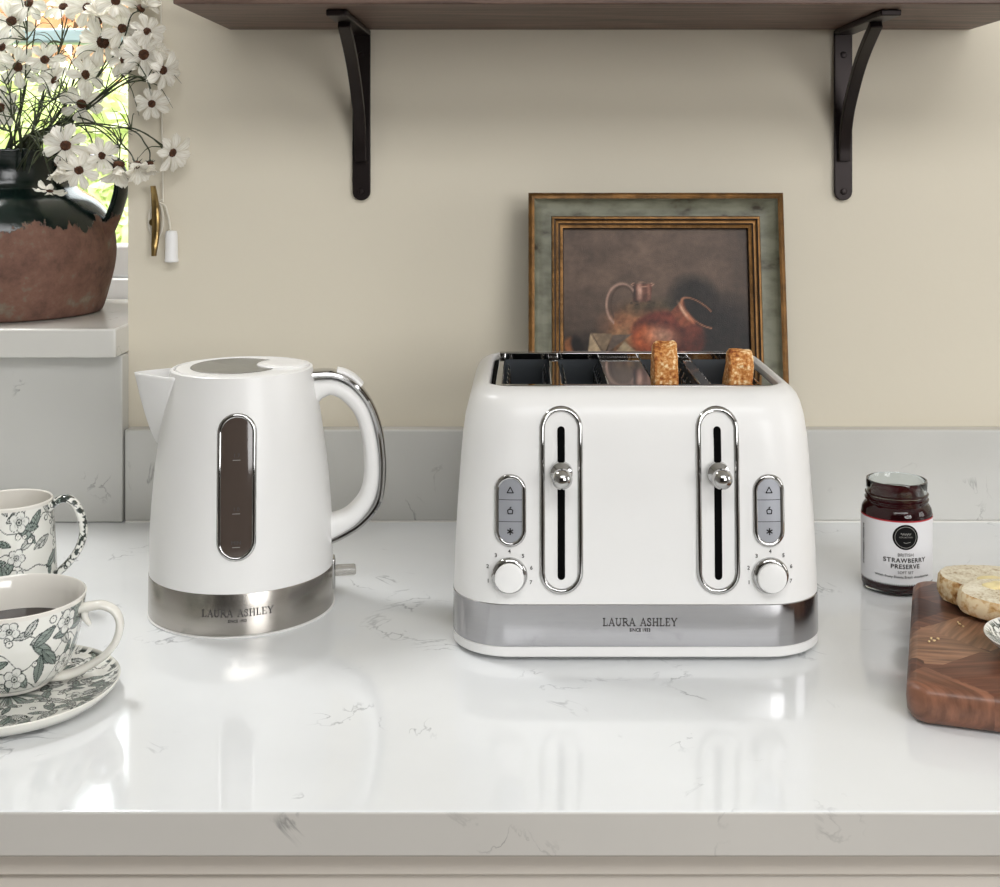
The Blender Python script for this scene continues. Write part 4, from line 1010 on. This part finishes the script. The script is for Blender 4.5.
DS = [
 (18, 67, 1.44, 19, (.2, -1, .0), .05, [(22, 120, 1.47)], 'open daisy low at the left, facing forward beside the window edge'),
 (45, 60, 1.43, 17, (.3, -1, .15), .05, [(40, 115, 1.46)], 'open daisy second from the left, right of the leftmost forward-facing one'),
 (56, 81, 1.42, 17, (-.5, -1, .45), .25, [(50, 125, 1.45)], 'tilted daisy drooping just below the second open daisy'),
 (84, 75, 1.41, 20, (.85, -.7, .1), .25, [(66, 120, 1.44)], 'side-turned daisy in the middle with brown centre facing right'),
 (82, 103, 1.42, 20, (.1, -1, -.45), .1, [(66, 125, 1.45)], 'daisy tipped downwards below the side-turned one, over the pane'),
 (104, 42, 1.41, 25, (-.1, -1, -.1), .02, [(62, 125, 1.45), (92, 85, 1.42)], 'largest open daisy against the top of the window'),
 (100, 20, 1.42, 19, (.2, -.6, .9), .75, [(60, 110, 1.46), (84, 60, 1.43)], 'half-closed daisy above the largest one'),
 (122, 29, 1.40, 19, (.5, -1, .25), .1, [(66, 122, 1.45), (104, 72, 1.41)], 'open daisy right of the largest, second row from the top'),
 (147, 32, 1.375, 16, (.5, -1, .1), .1, [(68, 122, 1.44), (118, 78, 1.39)], 'small open daisy against the wall near the shelf end'),
 (144, 55, 1.37, 21, (.15, -1, .1), .05, [(68, 122, 1.44), (116, 84, 1.39)], 'open daisy with round brown centre over the wall edge'),
 (125, 60, 1.385, 17, (-.3, -1, .2), .1, [(68, 122, 1.44), (108, 84, 1.40)], 'open daisy just left of the wall edge below the cluster'),
 (116, 2, 1.40, 18, (.2, -1, .4), .1, [(62, 118, 1.45), (96, 55, 1.41)], 'daisy at the very top, cut by the picture edge'),
 (140, 9, 1.39, 17, (.7, -.3, .5), .95, [(68, 118, 1.44), (118, 50, 1.40)], 'closed daisy seen from the side near the shelf'),
 (162, 70, 1.365, 18, (.8, -.6, -.2), .2, [(68, 122, 1.44), (122, 84, 1.385), (144, 72, 1.37)], 'pale side-facing daisy furthest out over the wall, middle height'),
 (152, 104, 1.37, 15, (.1, -1, .1), -.1, [(68, 122, 1.44), (122, 84, 1.385), (144, 84, 1.37)], 'small lone daisy hanging below the wall cluster'),
 (158, 58, 1.375, 13, (.3, -.3, 1), .95, [(68, 122, 1.44), (122, 86, 1.385), (148, 80, 1.37)], 'thin half-open bud pointing up over the wall'),
 (66, 146, 1.37, 21, (.15, -1, .15), .05, [(56, 138, 1.42)], 'open daisy in front of the jug rim, facing forward'),
 (60, 162, 1.365, 20, (.1, -.25, -1), .95, [(52, 128, 1.42), (54, 136, 1.38)], 'drooping daisy hanging over the jug rim, petals down'),
 (79, 170, 1.365, 18, (.35, -1, -.1), .15, [(60, 134, 1.42), (74, 150, 1.39)], 'open daisy low over the glazed shoulder of the jug'),
 (101, 156, 1.375, 17, (.65, -.8, .1), .35, [(64, 128, 1.42), (88, 136, 1.40)], 'cupped daisy between the jug and the wall edge'),
 (50, 189, 1.36, 14, (0, -.45, -1), .05, [(50, 140, 1.40), (48, 160, 1.365)], 'lowest daisy seen edge-on against the dark glaze'),
 (136, 164, 1.37, 19, (.6, -.6, -.8), .7, [(66, 124, 1.43), (104, 130, 1.40), (126, 144, 1.38)], 'drooping daisy left of the thin bent stem on the wall'),
 (150, 162, 1.37, 13, (.1, -.2, -1), 1.05, [(66, 122, 1.43), (110, 124, 1.40), (138, 132, 1.38), (149, 146, 1.37)], 'little closed daisy hanging straight down from bent stem'),
 (171, 152, 1.37, 19, (.8, -.6, -.3), .35, [(66, 121, 1.43), (110, 123, 1.40), (138, 128, 1.38), (160, 142, 1.37)], 'daisy furthest right above the brass cleat'),
 (119, 163, 1.375, 22, (.1, -.5, -1), .85, [(66, 126, 1.43), (96, 128, 1.40), (114, 142, 1.385)], 'large drooping daisy above the jug handle'),
 (12, 22, 1.45, 21, (.2, -1, .3), .1, [(20, 110, 1.47)], 'open daisy in the upper left corner'),
 (30, 4, 1.44, 19, (-.1, -1, .4), .1, [(26, 100, 1.46)], 'daisy at the top edge left of the transom gap'),
 (64, 8, 1.45, 18, (.1, -.9, .6), .15, [(40, 100, 1.46)], 'pale daisy high against the bright pane'),
 (88, 8, 1.43, 19, (.1, -1, .2), .1, [(56, 100, 1.46)], 'white daisy at the top edge between two others'),
 (2, 108, 1.43, 19, (-.1, -1, .1), .15, [(10, 135, 1.46)], 'daisy cut by the left edge just above the jug'),
 (4, 48, 1.46, 17, (-.3, -1, .3), .2, [(10, 120, 1.47)], 'daisy behind the leftmost one at the left edge'),
]
for (px, py, d, r_, face, cup_, via, lbl) in DS: daisy(px, py, d, r_, face, cup_, via, lbl)
# bare twigs with feathery foliage
def twig(pts, label, k):
    base = mouth + Vector((rngd.uniform(-.04, .04), rngd.uniform(-.03, .03), 0)); e = empty('foliage_sprig', label, 'foliage', base, 0, 'feathery sprigs among the daisies')
    path = catmull([base, P(*pts[0][:2], pts[0][2])] + [P(*q) for q in pts[1:]], 8)
    q = MB(); q.tube([p - base for p in path], lambda t: .0015 - .0009 * t, 6); q.build('stem', M_stem, e)
    for _ in range(k):
        i = int(len(path) * rngd.uniform(.35, 1)) - 1; p = path[i] - base; q = MB()
        dv = Vector((rngd.uniform(-1, 1), rngd.uniform(-.4, .4), rngd.uniform(-.4, 1))).normalized(); Ln = rngd.uniform(.02, .055)
        q.tube(catmull([p, p + dv * Ln * .5 + Vector((0, 0, .006)), p + dv * Ln + Vector((0, 0, -.006))], 4), lambda t: .0009 * (1 - t * .8), 5); q.build('leaf', M_leaf, e)
twig([(15, 145, 1.45), (24, 90, 1.44), (27, 40, 1.44), (27, -5, 1.44)], 'upright feathery sprig crossing the transom at the left', 14)
twig([(40, 140, 1.44), (62, 110, 1.42), (75, 85, 1.42), (95, 62, 1.42)], 'feathery sprig leaning right in front of the pane', 14)
twig([(10, 140, 1.42), (0, 128, 1.40), (-20, 110, 1.40)], 'feathery sprig bending off to the left above the rim', 12)
twig([(30, 140, 1.42), (36, 120, 1.40), (48, 104, 1.40), (60, 96, 1.39)], 'tangled sprig low over the jug mouth', 16)
twig([(20, 138, 1.42), (12, 115, 1.42), (10, 95, 1.42), (4, 80, 1.42)], 'sprig with curled leaves at the lower left', 16)
twig([(35, 142, 1.40), (42, 150, 1.375), (32, 165, 1.37)], 'curling sprig spilling over the front of the jug', 12)
twig([(30, 140, 1.45), (44, 90, 1.44), (60, 50, 1.44), (68, 25, 1.44)], 'sprig rising in the middle of the window', 14)

# ================================================================== CORD CLEAT
M_brass = mat('aged_brass', (150, 126, 82), .28, 1.0, bump=.15, bscale=300, vary=.3, vscale=60)
M_cord = mat('white_cord', (214, 208, 194), .7, bump=.3, bscale=900)
def W(px, py, d=1.395): return P(px, py, d)
cl = empty('cord_cleat', 'small brass cord cleat screwed to the wall right of the window', 'cleat', W(155, 222, 1.4025))
o0 = W(155, 222, 1.4025)
q = MB(); path = catmull([W(153, 186, 1.383) - o0, W(154.5, 196, 1.388) - o0, W(155.5, 208, 1.391) - o0, W(156, 222, 1.391) - o0, W(155.5, 236, 1.391) - o0, W(154.5, 247, 1.388) - o0, W(154, 256, 1.383) - o0], 6); nn = len(path)
q.add(*sweep([Vector((p.x, p.y, p.z)) for p in path], [.0032 + .0012 * math.sin(PI * i / (nn - 1)) for i in range(nn)], [.0022 + .001 * math.sin(PI * i / (nn - 1)) for i in range(nn)], 0, 12, 2.5)); q.build('cleat_horn', M_brass, cl)
q = MB(); q.lathe([(0, 0), (.004, 0), (.004, .009), (0, .009)], 14, T=Matrix.Rotation(PI / 2, 4, 'X')); q.build('cleat_post', M_brass, cl)
cd = empty('blind_cord', 'white blind cord wound round the brass cleat, ending in a cylindrical pull', 'cord', W(162, 100, 1.398))
o1 = W(162, 100, 1.398)
q = MB(); q.tube([W(160.5, -160, 1.398) - o1, W(161, 60, 1.398) - o1, W(162.5, 160, 1.398) - o1, W(163, 202, 1.397) - o1], .0011, 6)
loop1 = catmull([W(163, 200, 1.397), W(157, 203, 1.398), W(150.5, 210, 1.397), W(149, 222, 1.397), W(151, 233, 1.397), W(156, 239, 1.397), W(161, 233, 1.397), W(163, 220, 1.397), W(161, 206, 1.397), W(156, 202, 1.397), W(152, 210, 1.398), W(151, 222, 1.397), W(153, 232, 1.397)], 6)
q.tube([p - o1 for p in loop1], .0014, 6)
q.tube([p - o1 for p in catmull([W(160, 203, 1.396), W(165, 206, 1.396), W(168, 215, 1.396), W(170, 226, 1.396), W(170.5, 232, 1.394)], 6)], .0013, 6)
q.build('cord', M_cord, cd)
q = MB(); pc = W(171.5, 262, 1.392) - o1
q.lathe([(0, 0), (.0066, 0), (.0075, .001), (.0075, .003), (.0070, .004), (.0066, .030), (.0058, .034), (.002, .0345), (0, .0345)], 28, T=Matrix.Translation(pc)); q.build('cord_pull', M_white2, cd)

# ================================================================== OUTSIDE
M_lawn = mat('lawn', (120, 150, 60), .9, vary=.3, vscale=3)
b = MB(); b.box(-9, 9, 1.9, 14, ZF - .1, ZF); o = b.build('lawn', M_lawn, smooth=False); tag(o, 'green lawn outside the window', 'lawn'); o['kind'] = 'structure'; o.name = 'ground'
def foliage(name, label, cx, cy, z0, z1, rx, ry, n, cols, size, seed, trunk=False):
    rg = random.Random(seed); m = bread_mat('leaf_' + name + str(seed), [(.36, cols[0]), (.5, cols[1]), (.62, cols[2])], 5, 14, 0, .8)
    N, L = nodes(m); tl = N.new('ShaderNodeBsdfTranslucent'); tl.inputs[0].default_value = lin(cols[1]); ms = N.new('ShaderNodeMixShader'); ms.inputs[0].default_value = .4
    L.new(N['Principled BSDF'].outputs[0], ms.inputs[1]); L.new(tl.outputs[0], ms.inputs[2]); L.new(ms.outputs[0], N['Material Output'].inputs[0])
    e = empty(name, label, 'tree' if trunk else 'hedge', (cx, cy, ZF))
    q = MB(); hz = (z1 - z0) / 2; zc = (z0 + z1) / 2 - ZF
    if not trunk: vv, ff = grid(lambda u, w: Vector((rx * math.copysign(abs(math.cos(2 * PI * u)) ** .5, math.cos(2 * PI * u)) * .93 * math.sin(PI * (.02 + .96 * w)) ** .4, ry * .9 * math.copysign(abs(math.sin(2 * PI * u)) ** .5, math.sin(2 * PI * u)) * math.sin(PI * (.02 + .96 * w)) ** .4, zc - hz * .97 * math.cos(PI * w))), 60, 20, True); q.add(vv, ff)
    for _ in range(n):
        u = rg.uniform(-1, 1); a = rg.uniform(0, 2 * PI); k = rg.uniform(.82, 1.06)
        if trunk: p = Vector((rx * math.sqrt(1 - u * u) * math.cos(a) * k, ry * math.sqrt(1 - u * u) * math.sin(a) * k, zc + hz * u * k))
        else:
            p = Vector((rg.uniform(-rx, rx), -ry * k, zc + rg.uniform(-hz, hz))) if rg.random() < .8 else Vector((rg.uniform(-rx, rx), rg.uniform(-ry, ry), zc + hz * k))
        d1 = Vector((rg.gauss(0, 1), rg.gauss(0, 1), rg.gauss(0, 1))).normalized(); d2 = d1.orthogonal().normalized(); s = size * rg.uniform(.6, 1.3)
        q.add([p - d1 * s, p + d2 * s * .5, p + d1 * s, p - d2 * s * .5], [(0, 1, 2, 3)])
    me = q.mesh(); link('leaves' if not trunk else 'crown', me, m, e, False)
    if trunk:
        q = MB(); q.tube([(0, 0, 0), (.05, 0, zc - hz * .6), (0, 0, zc)], [.12, .09, .05], 10); q.build('trunk', mat('bark', (92, 72, 56), .9), e)
    return e
foliage('garden_hedge', 'bright yellow-green hedge outside the window', -2.2, 5.2, ZF, .72, 2.6, .45, 9000, [(176, 190, 128), (212, 220, 166), (240, 240, 210)], .05, 1)
foliage('garden_tree', 'orange autumn tree beyond the hedge', -2.6, 7.4, .35, 2.3, 1.5, 1.0, 5200, [(222, 178, 144), (236, 198, 164), (248, 224, 196)], .09, 2, True)
foliage('garden_tree', 'pale green tree to the left beyond the hedge', -5.8, 7.6, .3, 2.4, 1.3, 1.0, 3500, [(150, 176, 80), (204, 216, 130), (236, 240, 180)], .09, 3, True)

# ================================================================== LIGHT
w = bpy.data.worlds.new('World'); SC.world = w; w.use_nodes = True
w.node_tree.nodes['Background'].inputs[0].default_value = (.93, .97, 1, 1); w.node_tree.nodes['Background'].inputs[1].default_value = 5.0
def area(name, loc, target, sx, sy, power, col):
    l = bpy.data.lights.new(name, 'AREA'); l.shape = 'RECTANGLE'; l.size = sx; l.size_y = sy; l.energy = power; l.color = col
    o = bpy.data.objects.new(name, l); COL.objects.link(o); o.location = loc
    o.rotation_euler = (Vector(target) - Vector(loc)).to_track_quat('-Z', 'Y').to_euler(); return o
area('kitchen_window_light', (1.5, -1.7, .75), (0.1, 1.2, 0.1), 1.3, 1.1, 35, (1, 1, 1))
area('ceiling_light', (.3, -.40, 1.50), (.25, .1, 0), 1.6, .9, 33, (.98, .99, 1))
area('side_window_light', (2.3, .55, .6), (0, 1.1, .1), .8, .9, 8, (1, 1, 1))
area('added_recess_fill', (-.78, 1.53, 1.19), (-.62, 1.60, .2), .5, .12, 12, (1, 1, 1))  # added fill, not a real fixture; brightens the window rail and sill
sl = bpy.data.lights.new('sun', 'SUN'); sl.energy = 4.5; sl.angle = .02; sl.color = (1, .95, .85); so = bpy.data.objects.new('sun', sl); COL.objects.link(so)
so.rotation_euler = Vector((-.25, 1, -.75)).to_track_quat('-Z', 'Y').to_euler()

# ================================================================== CAMERA
cd_ = bpy.data.cameras.new('camera'); co = bpy.data.objects.new('camera', cd_); COL.objects.link(co); SC.camera = co
co.location = (0, 0, H); co.rotation_euler = (PI / 2, 0, 0); cd_.sensor_width = 36; cd_.sensor_fit = 'HORIZONTAL'; cd_.lens = 36 * F / 1000
cd_.shift_x = (500 - VX) / 1000; cd_.shift_y = -(443.5 - VY) / 1000; cd_.clip_start = .01; cd_.clip_end = 60
SC.view_settings.view_transform = 'Standard'; SC.view_settings.look = 'None'; SC.view_settings.exposure = 0
SC.cycles.max_bounces = 8; SC.cycles.diffuse_bounces = 4; SC.cycles.transmission_bounces = 8; SC.cycles.transparent_max_bounces = 8
SC.cycles.use_denoising = True; SC.cycles.sample_clamp_indirect = 4
